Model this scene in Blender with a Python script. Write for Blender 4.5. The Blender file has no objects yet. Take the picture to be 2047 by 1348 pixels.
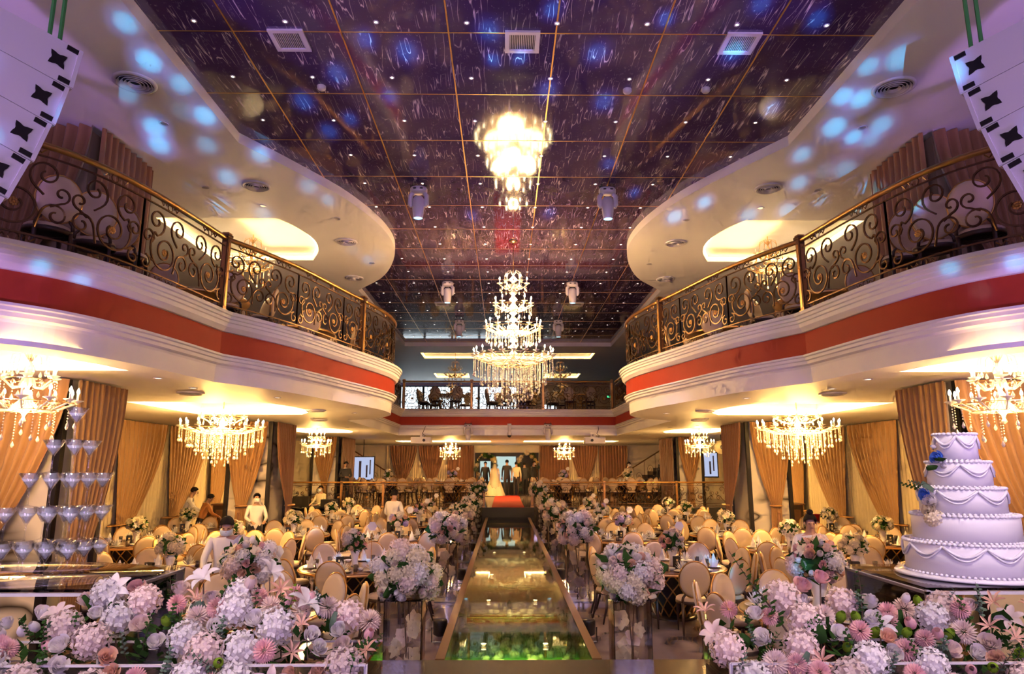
import bpy, bmesh, math, random
from mathutils import Vector, Matrix, Quaternion
from mathutils.geometry import tessellate_polygon

# ------------------------------------------------------------------ camera, world, stage wash, exposure
SC = bpy.context.scene
COL = SC.collection
PI = math.pi
cam_d = bpy.data.cameras.new('camera'); cam = bpy.data.objects.new('camera', cam_d); COL.objects.link(cam)
cam_d.lens = 24.0; cam_d.sensor_width = 36.0; cam_d.sensor_fit = 'HORIZONTAL'; cam_d.clip_end = 200
cam.location = (-0.14, 0.0, 2.3)
cam.rotation_euler = (math.radians(90 + 10.70), 0, math.radians(-0.65))
SC.camera = cam
W = bpy.data.worlds.new('hall_ambient'); SC.world = W; W.use_nodes = True
W.node_tree.nodes['Background'].inputs[0].default_value = (0.50, 0.36, 0.62, 1)
W.node_tree.nodes['Background'].inputs[1].default_value = 0.10
SC.view_settings.view_transform = 'Standard'; SC.view_settings.look = 'None'
SC.view_settings.gamma = 1.0; SC.view_settings.use_curve_mapping = False
SC.view_settings.exposure = 0.0
cy = SC.cycles
cy.max_bounces = 6; cy.diffuse_bounces = 2; cy.glossy_bounces = 3; cy.transmission_bounces = 4
cy.use_adaptive_sampling = True; cy.adaptive_threshold = 0.18; cy.adaptive_min_samples = 12
cy.transparent_max_bounces = 10; cy.caustics_reflective = False; cy.caustics_refractive = False
cy.sample_clamp_indirect = 4.0; cy.use_denoising = True
WARM = (1.0, 0.58, 0.22); GOLDEN = (1.0, 0.55, 0.15)
LILAC = (0.72, 0.54, 1.0)
def lamp(kind, loc, power, color, size=0.1, aim=None, name='lamp', spot=None, blend=0.3, size_y=None):
    d = bpy.data.lights.new(name, kind); d.energy = power; d.color = color
    if kind == 'AREA':
        d.size = size
        if size_y: d.shape = 'RECTANGLE'; d.size_y = size_y
    else:
        d.shadow_soft_size = size
    if kind == 'SPOT': d.spot_size = spot; d.spot_blend = blend
    o = bpy.data.objects.new(name, d); COL.objects.link(o); o.location = loc
    if aim is not None: o.rotation_euler = (Vector(aim) - Vector(loc)).to_track_quat('-Z', 'Y').to_euler()
    return o
# stage wash lamps: the lit stage stands behind the photographer
for sx in (-1, 1):
    lamp('AREA', (sx * 3.2, -2.6, 3.6), 240, LILAC, 3.2, (sx * 2.6, 11, 4.4), 'stage_wash_lamp', size_y=2.4)
# unseen purple spots added outside the frame to tint soffits and ceiling
for sx in (-1, 1):
    lamp('SPOT', (sx * 5.6, 1.2, 2.0), 1050, (0.52, 0.26, 1.0), 0.2, (sx * 3.6, 8.2, 6.8), 'purple_fill_lamp', math.radians(84), 0.9)
# front of house spots hanging under the dark ceiling wash the aisle tables
for sx in (-1, 1):
    lamp('SPOT', (sx * 1.55, 10.6, 6.2), 650, (0.62, 0.55, 1.0), 0.15, (sx * 2.2, 13.2, 0.8), 'beam_lamp', math.radians(46), 0.8)
    lamp('SPOT', (sx * 1.55, 10.6, 6.2), 260, (0.95, 0.66, 0.75), 0.15, (sx * 2.0, 8.4, 0.8), 'beam_lamp', math.radians(56), 0.8)
    lamp('SPOT', (sx * 2.4, 1.0, 6.2), 980, (1.0, 0.80, 0.70), 0.3, (sx * 2.2, 4.4, 1.5), 'flower_fill_lamp', math.radians(60), 0.7)  # unseen spot added overhead to brighten the stage-front flowers

# ------------------------------------------------------------------ mesh helpers
class MB:
    def __init__(s): s.v = []; s.f = []; s.mi = []
    def add(s, vs, fs, mi=0):
        o = len(s.v); s.v.extend([tuple(p) for p in vs]); s.f.extend([tuple(i + o for i in f) for f in fs]); s.mi.extend([mi] * len(fs)); return s
    def box(s, c, d, rz=0.0, mi=0, M=None):
        x, y, z = d[0] / 2, d[1] / 2, d[2] / 2
        P = [(-x,-y,-z),(x,-y,-z),(x,y,-z),(-x,y,-z),(-x,-y,z),(x,-y,z),(x,y,z),(-x,y,z)]
        cz, sz = math.cos(rz), math.sin(rz)
        P = [(c[0] + a * cz - b * sz, c[1] + a * sz + b * cz, c[2] + e) for a, b, e in P]
        if M is not None: P = [M @ Vector(q) for q in P]
        return s.add(P, [(3,2,1,0),(4,5,6,7),(0,1,5,4),(1,2,6,5),(2,3,7,6),(3,0,4,7)], mi)
    def tube(s, pts, r, n=6, mi=0, closed=False, cap=True, flat=1.0):
        pts = [Vector(p) for p in pts]; N = len(pts)
        if N < 2: return s
        rr = r if isinstance(r, (list, tuple)) else [r] * N
        vs = []; up = None
        for i, p in enumerate(pts):
            a = pts[(i - 1) % N] if (closed or i > 0) else p
            b = pts[(i + 1) % N] if (closed or i < N - 1) else p
            t = (b - a)
            if t.length < 1e-9: t = Vector((0, 0, 1))
            t.normalize()
            if up is None:
                up = Vector((0, 0, 1)) if abs(t.z) < 0.9 else Vector((1, 0, 0))
            u = up - t * up.dot(t)
            if u.length < 1e-6: u = t.orthogonal()
            u.normalize(); w = t.cross(u); up = u
            for k in range(n):
                ang = 2 * PI * (k + 0.5) / n
                vs.append(p + u * (math.cos(ang) * rr[i]) + w * (math.sin(ang) * rr[i] * flat))
        fs = []
        for i in range(N if closed else N - 1):
            j = (i + 1) % N
            for k in range(n):
                l = (k + 1) % n
                fs.append((i * n + k, i * n + l, j * n + l, j * n + k))
        if cap and not closed:
            fs.append(tuple(range(n - 1, -1, -1))); fs.append(tuple((N - 1) * n + k for k in range(n)))
        return s.add(vs, fs, mi)
    def lathe(s, prof, n=16, c=(0, 0, 0), mi=0, sx=1.0, sy=1.0, capb=False, capt=False):
        vs = [(c[0] + r * sx * math.cos(2 * PI * k / n), c[1] + r * sy * math.sin(2 * PI * k / n), c[2] + z) for r, z in prof for k in range(n)]
        fs = [(i * n + k, i * n + (k + 1) % n, (i + 1) * n + (k + 1) % n, (i + 1) * n + k) for i in range(len(prof) - 1) for k in range(n)]
        if capb: fs.append(tuple(range(n - 1, -1, -1)))
        if capt: fs.append(tuple((len(prof) - 1) * n + k for k in range(n)))
        return s.add(vs, fs, mi)
    def ball(s, c, r, nu=10, nv=6, mi=0, R=None):
        rx, ry, rz = r if isinstance(r, (list, tuple)) else (r, r, r)
        vs = []
        for j in range(nv + 1):
            ph = PI * j / nv - PI / 2
            for k in range(nu):
                th = 2 * PI * k / nu
                q = Vector((rx * math.cos(ph) * math.cos(th), ry * math.cos(ph) * math.sin(th), rz * math.sin(ph)))
                if R is not None: q = R @ q
                vs.append((c[0] + q.x, c[1] + q.y, c[2] + q.z))
        fs = [(j * nu + k, j * nu + (k + 1) % nu, (j + 1) * nu + (k + 1) % nu, (j + 1) * nu + k) for j in range(nv) for k in range(nu)]
        return s.add(vs, fs, mi)
    def grid(s, fn, nu, nv, mi=0):
        vs = [fn(i / nu, j / nv) for j in range(nv + 1) for i in range(nu + 1)]
        w = nu + 1
        return s.add(vs, [(j * w + i, j * w + i + 1, (j + 1) * w + i + 1, (j + 1) * w + i) for j in range(nv) for i in range(nu)], mi)
    def join(s, o, M=None, mi=None):
        vs = [M @ Vector(p) for p in o.v] if M is not None else o.v
        b = len(s.v); s.v.extend([tuple(p) for p in vs]); s.f.extend([tuple(i + b for i in f) for f in o.f])
        s.mi.extend(o.mi if mi is None else [mi] * len(o.f)); return s
    def mesh(s, name, mats, smooth=False):
        me = bpy.data.meshes.new(name); me.from_pydata(s.v, [], s.f)
        for m in (mats if isinstance(mats, (list, tuple)) else [mats]): me.materials.append(m)
        if any(s.mi): me.polygons.foreach_set('material_index', s.mi)
        if smooth: me.polygons.foreach_set('use_smooth', [True] * len(s.f))
        me.update(); return me
    def build(s, name, mats, parent=None, smooth=False, loc=(0, 0, 0), rot=None):
        return O(name, s.mesh(name, mats, smooth), parent, loc, rot)
def O(name, me, parent=None, loc=(0, 0, 0), rot=None, sc=None):
    o = bpy.data.objects.new(name, me); COL.objects.link(o)
    if parent is not None: o.parent = parent
    o.location = loc
    if rot is not None:
        if isinstance(rot, Quaternion): rot = rot.to_euler()
        o.rotation_euler = rot
    if sc is not None: o.scale = (sc, sc, sc) if isinstance(sc, (int, float)) else sc
    return o
def tag(o, label=None, cat=None, group=None, kind=None):
    if label: o['label'] = label
    if cat: o['category'] = cat
    if group: o['group'] = group
    if kind: o['kind'] = kind
    return o
def thing(name, label, cat, loc=(0, 0, 0), rz=0.0, group=None, sc=None):
    o = bpy.data.objects.new(name, None); COL.objects.link(o); o.location = loc; o.rotation_euler = (0, 0, rz)
    o.empty_display_size = 0.1
    if sc: o.scale = (sc, sc, sc) if isinstance(sc, (int, float)) else sc
    return tag(o, label, cat, group)
def kids(o): return KIDS.get(o.name) or list(o.children)
KIDS = {}
def clone(o, loc, rz=0.0, label=None, group=None, sc=None):
    c = o.copy(); COL.objects.link(c); c.location = loc; c.rotation_euler = (0, 0, rz)
    if sc: c.scale = (sc, sc, sc) if isinstance(sc, (int, float)) else sc
    if label: c['label'] = label
    if group: c['group'] = group
    if o.name not in KIDS: KIDS[o.name] = list(o.children)
    for ch in KIDS[o.name]:
        k = ch.copy(); COL.objects.link(k); k.parent = c
        if ch.name not in KIDS: KIDS[ch.name] = list(ch.children)
        for g in KIDS[ch.name]:
            h = g.copy(); COL.objects.link(h); h.parent = k
    return c
def spline(pts, n=6):
    out = []; N = len(pts)
    P = [Vector(p) for p in pts]
    for i in range(N - 1):
        p0 = P[i - 1] if i > 0 else P[i] * 2 - P[i + 1]
        p1, p2 = P[i], P[i + 1]
        p3 = P[i + 2] if i + 2 < N else P[i + 1] * 2 - P[i]
        for k in range(n):
            t = k / n
            out.append(0.5 * ((2 * p1) + (p2 - p0) * t + (2 * p0 - 5 * p1 + 4 * p2 - p3) * t * t + (3 * p1 - p0 - 3 * p2 + p3) * t ** 3))
    out.append(P[-1]); return out

# ------------------------------------------------------------------ procedural materials
def mat(name, col, rough=0.5, metal=0.0, spec=0.5, emit=None, es=0.0, noise=0.0, nscale=8.0, bump=0.0, bscale=40.0, sheen=0.0, coat=0.0, sub=0.0, trans=0.0, alpha=1.0):
    m = bpy.data.materials.new(name); m.use_nodes = True; nt = m.node_tree; b = nt.nodes['Principled BSDF']
    b.inputs['Base Color'].default_value = (*col, 1); b.inputs['Roughness'].default_value = rough; b.inputs['Metallic'].default_value = metal
    b.inputs['Specular IOR Level'].default_value = spec
    if coat: b.inputs['Coat Weight'].default_value = coat; b.inputs['Coat Roughness'].default_value = 0.06
    if sheen: b.inputs['Sheen Weight'].default_value = sheen
    if trans: b.inputs['Transmission Weight'].default_value = trans
    if alpha < 1: b.inputs['Alpha'].default_value = alpha
    if emit: b.inputs['Emission Color'].default_value = (*emit, 1); b.inputs['Emission Strength'].default_value = es
    if noise or bump:
        tc = nt.nodes.new('ShaderNodeTexCoord')
        nz = nt.nodes.new('ShaderNodeTexNoise'); nz.inputs['Scale'].default_value = nscale; nz.inputs['Detail'].default_value = 4
        nt.links.new(tc.outputs['Object'], nz.inputs['Vector'])
        if noise:
            mx = nt.nodes.new('ShaderNodeMix'); mx.data_type = 'RGBA'
            mx.inputs[6].default_value = (*[c * (1 - noise) for c in col], 1); mx.inputs[7].default_value = (*[min(1, c * (1 + noise)) for c in col], 1)
            nt.links.new(nz.outputs['Fac'], mx.inputs[0]); nt.links.new(mx.outputs[2], b.inputs['Base Color'])
        if bump:
            n2 = nt.nodes.new('ShaderNodeTexNoise'); n2.inputs['Scale'].default_value = bscale; n2.inputs['Detail'].default_value = 3
            nt.links.new(tc.outputs['Object'], n2.inputs['Vector'])
            bp = nt.nodes.new('ShaderNodeBump'); bp.inputs['Strength'].default_value = bump; bp.inputs['Distance'].default_value = 0.02
            nt.links.new(n2.outputs['Fac'], bp.inputs['Height']); nt.links.new(bp.outputs['Normal'], b.inputs['Normal'])
    return m
def emitter(name, col, strength, sample=True):
    m = bpy.data.materials.new(name); m.use_nodes = True; nt = m.node_tree; nt.nodes.clear()
    e = nt.nodes.new('ShaderNodeEmission'); e.inputs[0].default_value = (*col, 1); e.inputs[1].default_value = strength
    o = nt.nodes.new('ShaderNodeOutputMaterial'); nt.links.new(e.outputs[0], o.inputs[0])
    if not sample: m.cycles.emission_sampling = 'NONE'
    return m
def clear_glass(name, tint=(0.97, 0.98, 1.0), refl=(1, 1, 1), base=0.04, rough=0.02, edge=1.0):
    m = bpy.data.materials.new(name); m.use_nodes = True; nt = m.node_tree; nt.nodes.clear()
    t = nt.nodes.new('ShaderNodeBsdfTransparent'); t.inputs[0].default_value = (*tint, 1)
    g = nt.nodes.new('ShaderNodeBsdfGlossy'); g.inputs[0].default_value = (*refl, 1); g.inputs['Roughness'].default_value = rough
    lw = nt.nodes.new('ShaderNodeLayerWeight'); lw.inputs[0].default_value = 0.25
    ma = nt.nodes.new('ShaderNodeMath'); ma.operation = 'MULTIPLY_ADD'; ma.inputs[1].default_value = edge; ma.inputs[2].default_value = base; ma.use_clamp = True
    nt.links.new(lw.outputs['Fresnel'], ma.inputs[0])
    mx = nt.nodes.new('ShaderNodeMixShader'); nt.links.new(ma.outputs[0], mx.inputs[0]); nt.links.new(t.outputs[0], mx.inputs[1]); nt.links.new(g.outputs[0], mx.inputs[2])
    o = nt.nodes.new('ShaderNodeOutputMaterial'); nt.links.new(mx.outputs[0], o.inputs[0])
    return m
def crystal(name, col=(1.0, 0.95, 0.85)):
    m = bpy.data.materials.new(name); m.use_nodes = True; nt = m.node_tree; nt.nodes.clear()
    tl = nt.nodes.new('ShaderNodeBsdfTranslucent'); tl.inputs[0].default_value = (*col, 1)
    df = nt.nodes.new('ShaderNodeBsdfDiffuse'); df.inputs[0].default_value = (*col, 1)
    td = nt.nodes.new('ShaderNodeMixShader'); nt.links.new(tl.outputs[0], td.inputs[1]); nt.links.new(df.outputs[0], td.inputs[2])
    g = nt.nodes.new('ShaderNodeBsdfGlossy'); g.inputs['Roughness'].default_value = 0.12
    a = nt.nodes.new('ShaderNodeMixShader'); a.inputs[0].default_value = 0.25; nt.links.new(td.outputs[0], a.inputs[1]); nt.links.new(g.outputs[0], a.inputs[2])
    o = nt.nodes.new('ShaderNodeOutputMaterial'); nt.links.new(a.outputs[0], o.inputs[0]); return m
def petal(name, col, tl=0.35):
    m = bpy.data.materials.new(name); m.use_nodes = True; nt = m.node_tree; nt.nodes.clear()
    d = nt.nodes.new('ShaderNodeBsdfDiffuse'); d.inputs[0].default_value = (*col, 1)
    t = nt.nodes.new('ShaderNodeBsdfTranslucent'); t.inputs[0].default_value = (*col, 1)
    oi = nt.nodes.new('ShaderNodeObjectInfo'); hs = nt.nodes.new('ShaderNodeHueSaturation'); hs.inputs['Color'].default_value = (*col, 1)
    mr = nt.nodes.new('ShaderNodeMapRange'); mr.inputs[3].default_value = 0.82; mr.inputs[4].default_value = 1.12
    nt.links.new(oi.outputs['Random'], mr.inputs[0]); nt.links.new(mr.outputs[0], hs.inputs['Value'])
    nt.links.new(hs.outputs[0], d.inputs[0]); nt.links.new(hs.outputs[0], t.inputs[0])
    x = nt.nodes.new('ShaderNodeMixShader'); x.inputs[0].default_value = tl; nt.links.new(d.outputs[0], x.inputs[1]); nt.links.new(t.outputs[0], x.inputs[2])
    o = nt.nodes.new('ShaderNodeOutputMaterial'); nt.links.new(x.outputs[0], o.inputs[0]); return m
def N(nt, kind, **kw):
    n = nt.nodes.new(kind)
    for k, v in kw.items(): setattr(n, k, v)
    return n
def veined(name, base, vein, scale, stretch, width, rot, rough=0.08, breakup=1.6, spec=0.6, fine=True, rnd=True, amount=1.0, bump=0.0):
    """polished stone: long thin wandering veins, broken up by a second noise, plus small scratches"""
    m = bpy.data.materials.new(name); m.use_nodes = True; nt = m.node_tree; b = nt.nodes['Principled BSDF']; L = nt.links
    tc = N(nt, 'ShaderNodeTexCoord'); mp = N(nt, 'ShaderNodeMapping'); mp.inputs['Rotation'].default_value = (0, 0, rot); mp.inputs['Scale'].default_value = stretch
    if rnd:
        oi = N(nt, 'ShaderNodeObjectInfo'); cb = N(nt, 'ShaderNodeVectorMath', operation='SCALE'); cb.inputs[0].default_value = (31.0, 17.0, 7.0)
        L.new(oi.outputs['Random'], cb.inputs['Scale']); ad = N(nt, 'ShaderNodeVectorMath', operation='ADD')
        L.new(tc.outputs['Object'], ad.inputs[0]); L.new(cb.outputs[0], ad.inputs[1]); L.new(ad.outputs[0], mp.inputs['Vector'])
    else: L.new(tc.outputs['Object'], mp.inputs['Vector'])
    def lines(sc, w, detail, dist):
        nz = N(nt, 'ShaderNodeTexNoise'); nz.inputs['Scale'].default_value = sc; nz.inputs['Detail'].default_value = detail; nz.inputs['Distortion'].default_value = dist
        L.new(mp.outputs[0], nz.inputs['Vector'])
        s = N(nt, 'ShaderNodeMath', operation='SUBTRACT'); s.inputs[1].default_value = 0.5; L.new(nz.outputs['Fac'], s.inputs[0])
        a = N(nt, 'ShaderNodeMath', operation='ABSOLUTE'); L.new(s.outputs[0], a.inputs[0])
        r = N(nt, 'ShaderNodeMapRange'); r.inputs[1].default_value = 0.0; r.inputs[2].default_value = w; r.inputs[3].default_value = 1.0; r.inputs[4].default_value = 0.0
        L.new(a.outputs[0], r.inputs[0]); return r
    l1 = lines(scale, width, 1.5, 0.25)
    bk = N(nt, 'ShaderNodeTexNoise'); bk.inputs['Scale'].default_value = scale * breakup; L.new(tc.outputs['Object'], bk.inputs['Vector'])
    br = N(nt, 'ShaderNodeMapRange'); br.inputs[1].default_value = 0.46; br.inputs[2].default_value = 0.56; L.new(bk.outputs['Fac'], br.inputs[0])
    mu = N(nt, 'ShaderNodeMath', operation='MULTIPLY'); L.new(l1.outputs[0], mu.inputs[0]); L.new(br.outputs[0], mu.inputs[1])
    last = mu
    if fine:
        l2 = lines(scale * 4.5, width * 1.3, 2.0, 0.6); b2 = N(nt, 'ShaderNodeTexNoise'); b2.inputs['Scale'].default_value = scale * 7
        L.new(tc.outputs['Object'], b2.inputs['Vector'])
        b3 = N(nt, 'ShaderNodeMapRange'); b3.inputs[1].default_value = 0.58; b3.inputs[2].default_value = 0.64; b3.inputs[4].default_value = 0.5; L.new(b2.outputs['Fac'], b3.inputs[0])
        m2 = N(nt, 'ShaderNodeMath', operation='MULTIPLY'); L.new(l2.outputs[0], m2.inputs[0]); L.new(b3.outputs[0], m2.inputs[1])
        mxx = N(nt, 'ShaderNodeMath', operation='MAXIMUM'); L.new(mu.outputs[0], mxx.inputs[0]); L.new(m2.outputs[0], mxx.inputs[1]); last = mxx
    sc_ = N(nt, 'ShaderNodeMath', operation='MULTIPLY'); sc_.inputs[1].default_value = amount; L.new(last.outputs[0], sc_.inputs[0])
    cl = N(nt, 'ShaderNodeTexNoise'); cl.inputs['Scale'].default_value = scale * 0.8; L.new(tc.outputs['Object'], cl.inputs['Vector'])
    bm_ = N(nt, 'ShaderNodeMix', data_type='RGBA'); bm_.inputs[6].default_value = (*[c * 0.7 for c in base], 1); bm_.inputs[7].default_value = (*[min(1, c * 1.3) for c in base], 1); L.new(cl.outputs['Fac'], bm_.inputs[0])
    cm = N(nt, 'ShaderNodeMix', data_type='RGBA'); cm.inputs[7].default_value = (*vein, 1)
    L.new(bm_.outputs[2], cm.inputs[6]); L.new(sc_.outputs[0], cm.inputs[0]); L.new(cm.outputs[2], b.inputs['Base Color'])
    b.inputs['Roughness'].default_value = rough; b.inputs['Specular IOR Level'].default_value = spec
    if bump:
        nb = N(nt, 'ShaderNodeTexNoise'); nb.inputs['Scale'].default_value = 3.0; L.new(tc.outputs['Object'], nb.inputs['Vector'])
        bp = N(nt, 'ShaderNodeBump'); bp.inputs['Strength'].default_value = bump; bp.inputs['Distance'].default_value = 0.01
        L.new(nb.outputs['Fac'], bp.inputs['Height']); L.new(bp.outputs['Normal'], b.inputs['Normal'])
    return m

M = {}
M['white'] = mat('white_paint', (0.80, 0.76, 0.74), 0.55, noise=0.03, nscale=2)
M['cream_wall'] = mat('cream_wall_paint', (0.72, 0.62, 0.47), 0.6, noise=0.05, nscale=1.5)
M['brown_wall'] = mat('brown_wall_paint', (0.42, 0.30, 0.20), 0.6, noise=0.06, nscale=1.5)
M['red'] = mat('red_band_paint', (0.40, 0.045, 0.022), 0.65, 0, 0.2, noise=0.06, nscale=3)
M['tile'] = veined('dark_ceiling_marble', (0.060, 0.034, 0.105), (0.75, 0.62, 0.72), 2.6, (5.2, 0.48, 1), 0.017, math.radians(12), 0.07, 0.9, 0.8, bump=0.10)
M['gold_strip'] = mat('gold_joint', (0.85, 0.50, 0.20), 0.3, 0.9)
M['marble'] = veined('white_wall_marble', (0.78, 0.70, 0.58), (0.05, 0.04, 0.03), 0.9, (0.8, 0.8, 2.0), 0.075, 0.4, 0.12, 0.5, 0.5, fine=False, rnd=False)
M['floor'] = veined('floor_marble', (0.30, 0.23, 0.22), (0.035, 0.028, 0.03), 1.1, (1, 1, 1), 0.10, 0.6, 0.10, 0.8, 0.6, fine=False, rnd=False)
M['black'] = mat('black_lacquer', (0.012, 0.010, 0.010), 0.3)
M['dark'] = mat('dark_matt', (0.02, 0.017, 0.017), 0.6)
M['gold'] = mat('polished_gold', (0.82, 0.50, 0.20), 0.25, 1.0)
M['bronze'] = mat('dark_bronze_iron', (0.16, 0.085, 0.04), 0.36, 0.85, noise=0.3, nscale=20)
M['rail_gold'] = mat('aged_gold_rail', (0.50, 0.27, 0.09), 0.33, 0.9, noise=0.25, nscale=14)
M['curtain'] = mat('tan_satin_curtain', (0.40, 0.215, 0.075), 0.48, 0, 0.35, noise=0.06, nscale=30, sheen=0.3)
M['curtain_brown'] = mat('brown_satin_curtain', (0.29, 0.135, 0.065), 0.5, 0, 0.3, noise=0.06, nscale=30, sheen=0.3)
M['sheer'] = mat('cream_sheer_curtain', (0.72, 0.60, 0.38), 0.7, noise=0.04, nscale=20)
M['seat'] = mat('cream_leatherette', (0.62, 0.47, 0.33), 0.45, 0, 0.4)
M['leg'] = mat('dark_wood_leg', (0.045, 0.022, 0.015), 0.35)
M['wood'] = mat('brown_table_wood', (0.20, 0.095, 0.045), 0.28, 0, 0.5, noise=0.25, nscale=6, coat=0.4)
M['cloth'] = mat('white_linen', (0.83, 0.80, 0.78), 0.7)
M['china'] = mat('white_china', (0.82, 0.79, 0.76), 0.15, coat=0.3)
M['smoke_glass'] = mat('smoked_glass', (0.10, 0.075, 0.06), 0.08, 0, 0.7)
M['acrylic'] = clear_glass('clear_acrylic', (0.97, 0.97, 0.98), base=0.05)
M['glass'] = clear_glass('clear_drinking_glass', (0.96, 0.97, 1.0), base=0.05, edge=0.45)
M['runway_glass'] = clear_glass('runway_glass', (0.88, 0.92, 0.86), base=0.03, rough=0.02, edge=0.75)
M['drink'] = mat('pale_blue_drink', (0.86, 0.88, 1.0), 0.05, alpha=0.5)
M['crystal'] = crystal('warm_crystal')
M['crystal_dim'] = crystal('amber_crystal', (1.0, 0.62, 0.3))
M['chand_gold'] = mat('chandelier_gold', (0.9, 0.62, 0.28), 0.25, 1.0)
M['bulb'] = emitter('candle_bulb', (1.0, 0.80, 0.42), 60.0, False)
M['led'] = emitter('warm_cove_led', (1.0, 0.64, 0.22), 34.0)
M['led_dim'] = emitter('warm_cove_led_dim', (1.0, 0.66, 0.22), 14.0)
M['star'] = emitter('ceiling_star_light', (1.0, 0.92, 0.82), 9.0, False)
M['down_off'] = mat('unlit_downlight', (0.5, 0.45, 0.42), 0.3, 0.5)
M['down'] = emitter('downlight_lens', (1.0, 0.85, 0.62), 3.0, False)
M['window'] = emitter('daylight_window', (0.80, 0.92, 1.0), 2.2)
M['screen'] = emitter('lit_screen', (0.62, 0.70, 1.0), 0.8, False)
M['head_white'] = mat('white_fixture_plastic', (0.62, 0.57, 0.58), 0.4)
M['lens_blue'] = emitter('blue_beam_lens', (0.35, 0.75, 1.0), 3.0, False)
M['stage'] = mat('dark_polished_stage', (0.035, 0.018, 0.014), 0.16, 0, 0.6, noise=0.4, nscale=30, bump=0.05, bscale=120)
M['redcarpet'] = mat('red_carpet', (0.55, 0.03, 0.015), 0.9, noise=0.08, nscale=80)
M['rimwood'] = mat('runway_rim_bronze', (0.26, 0.13, 0.06), 0.28, 0.6)
M['pebble'] = mat('pale_pebble', (0.62, 0.50, 0.34), 0.45, noise=0.35, nscale=3)
M['turf'] = mat('green_turf', (0.08, 0.24, 0.02), 0.9, noise=0.4, nscale=40)
M['bed'] = mat('sandy_bed', (0.22, 0.14, 0.06), 0.8, noise=0.4, nscale=14)
M['icing'] = mat('white_icing', (0.84, 0.79, 0.82), 0.45, sub=0.0)
M['strap'] = mat('green_strap', (0.05, 0.25, 0.06), 0.7)
M['green'] = petal('leaf_green', (0.035, 0.085, 0.020), 0.2)
M['green2'] = petal('dusty_green_leaf', (0.13, 0.19, 0.13), 0.2)
M['lime'] = petal('lime_green_bud', (0.22, 0.36, 0.03), 0.3)
M['stem'] = mat('brown_stem', (0.10, 0.055, 0.03), 0.7)
for k, c in dict(p_white=(0.86, 0.80, 0.78), p_blush=(0.86, 0.69, 0.63), p_pink=(0.84, 0.50, 0.50), p_peach=(0.86, 0.54, 0.40), p_ivory=(0.86, 0.74, 0.54), p_lilac=(0.62, 0.52, 0.86), p_blue=(0.10, 0.24, 0.80), p_yellow=(0.88, 0.70, 0.30)).items():
    M[k] = petal(k.replace('p_', '') + '_petals', c)
M['skin'] = mat('skin', (0.52, 0.30, 0.20), 0.5); M['hair'] = mat('black_hair', (0.010, 0.007, 0.006), 0.75, 0, 0.2)
M['shirt'] = mat('white_shirt', (0.80, 0.76, 0.74), 0.7); M['suit'] = mat('black_suit', (0.014, 0.013, 0.018), 0.6)
M['yshirt'] = mat('cream_shirt', (0.72, 0.62, 0.42), 0.7); M['trouser'] = mat('dark_trousers', (0.018, 0.016, 0.02), 0.7)
M['mask'] = mat('face_mask', (0.62, 0.74, 0.84), 0.7); M['shoe'] = mat('black_shoes', (0.012, 0.01, 0.01), 0.3)
M['gown'] = mat('ivory_gown', (0.80, 0.70, 0.52), 0.6); M['orange'] = mat('orange_shirt', (0.55, 0.22, 0.06), 0.7)

# ------------------------------------------------------------------ the hall
Z_LOW, Z_BALC, Z_SOF, Z_CEIL = 3.40, 4.30, 6.75, 6.90
def struct(o, label, cat='structure'): return tag(o, label, cat, None, 'structure')
struct(MB().box((0, 17, -0.05), (19, 42, 0.1)).build('floor', M['floor']), 'polished marble floor under the banquet tables', 'floor')
b = MB(); b.box((0, 1.95, 0.25), (18.6, 9.9, 0.5)); stage = b.build('floor_stage', M['stage']); struct(stage, 'dark polished stage floor in front of the runway', 'stage')
dais = MB().box((0, 31.05, 0.425), (18.7, 12.1, 0.85)).build('floor_dais', M['floor']); struct(dais, 'raised dais at the far end of the hall', 'dais')
MB().box((0, 24.985, 0.42), (18.7, 0.03, 0.84)).build('riser', M['dark'], dais)
tag(MB().box((0, 29.9, 0.857), (1.16, 9.85, 0.012)).build('red_carpet', M['redcarpet']), 'red carpet lying on the dais at the end of the glass runway', 'carpet')
for nm, sx in (('wall_left', -1), ('wall_right', 1)):
    w = MB().box((sx * 9.45, 17, 1.7), (0.16, 42, 3.4)).build(nm, M['cream_wall']); struct(w, 'cream side wall behind the %s-hand curtains' % ('left' if sx < 0 else 'right'), 'wall')
    MB().box((sx * 9.45, 17, 5.55), (0.16, 42, 2.5)).build('upper_wall', M['brown_wall'], w)
wb = MB().box((-5.55, 37.1, 1.7), (7.7, 0.16, 3.4)).box((5.55, 37.1, 1.7), (7.7, 0.16, 3.4)).box((0, 37.1, 3.2), (3.4, 0.16, 0.4)).build('wall_back', M['cream_wall'])
struct(wb, 'cream back wall around the decorated doorway', 'wall')
MB().box((0, 37.15, 3.9), (19, 0.2, 1.0)).box((5.3, 37.15, 5.6), (8.3, 0.2, 2.4)).box((-7.6, 37.15, 5.6), (3.6, 0.2, 2.4)).build('upper_wall', M['brown_wall'], wb)

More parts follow.
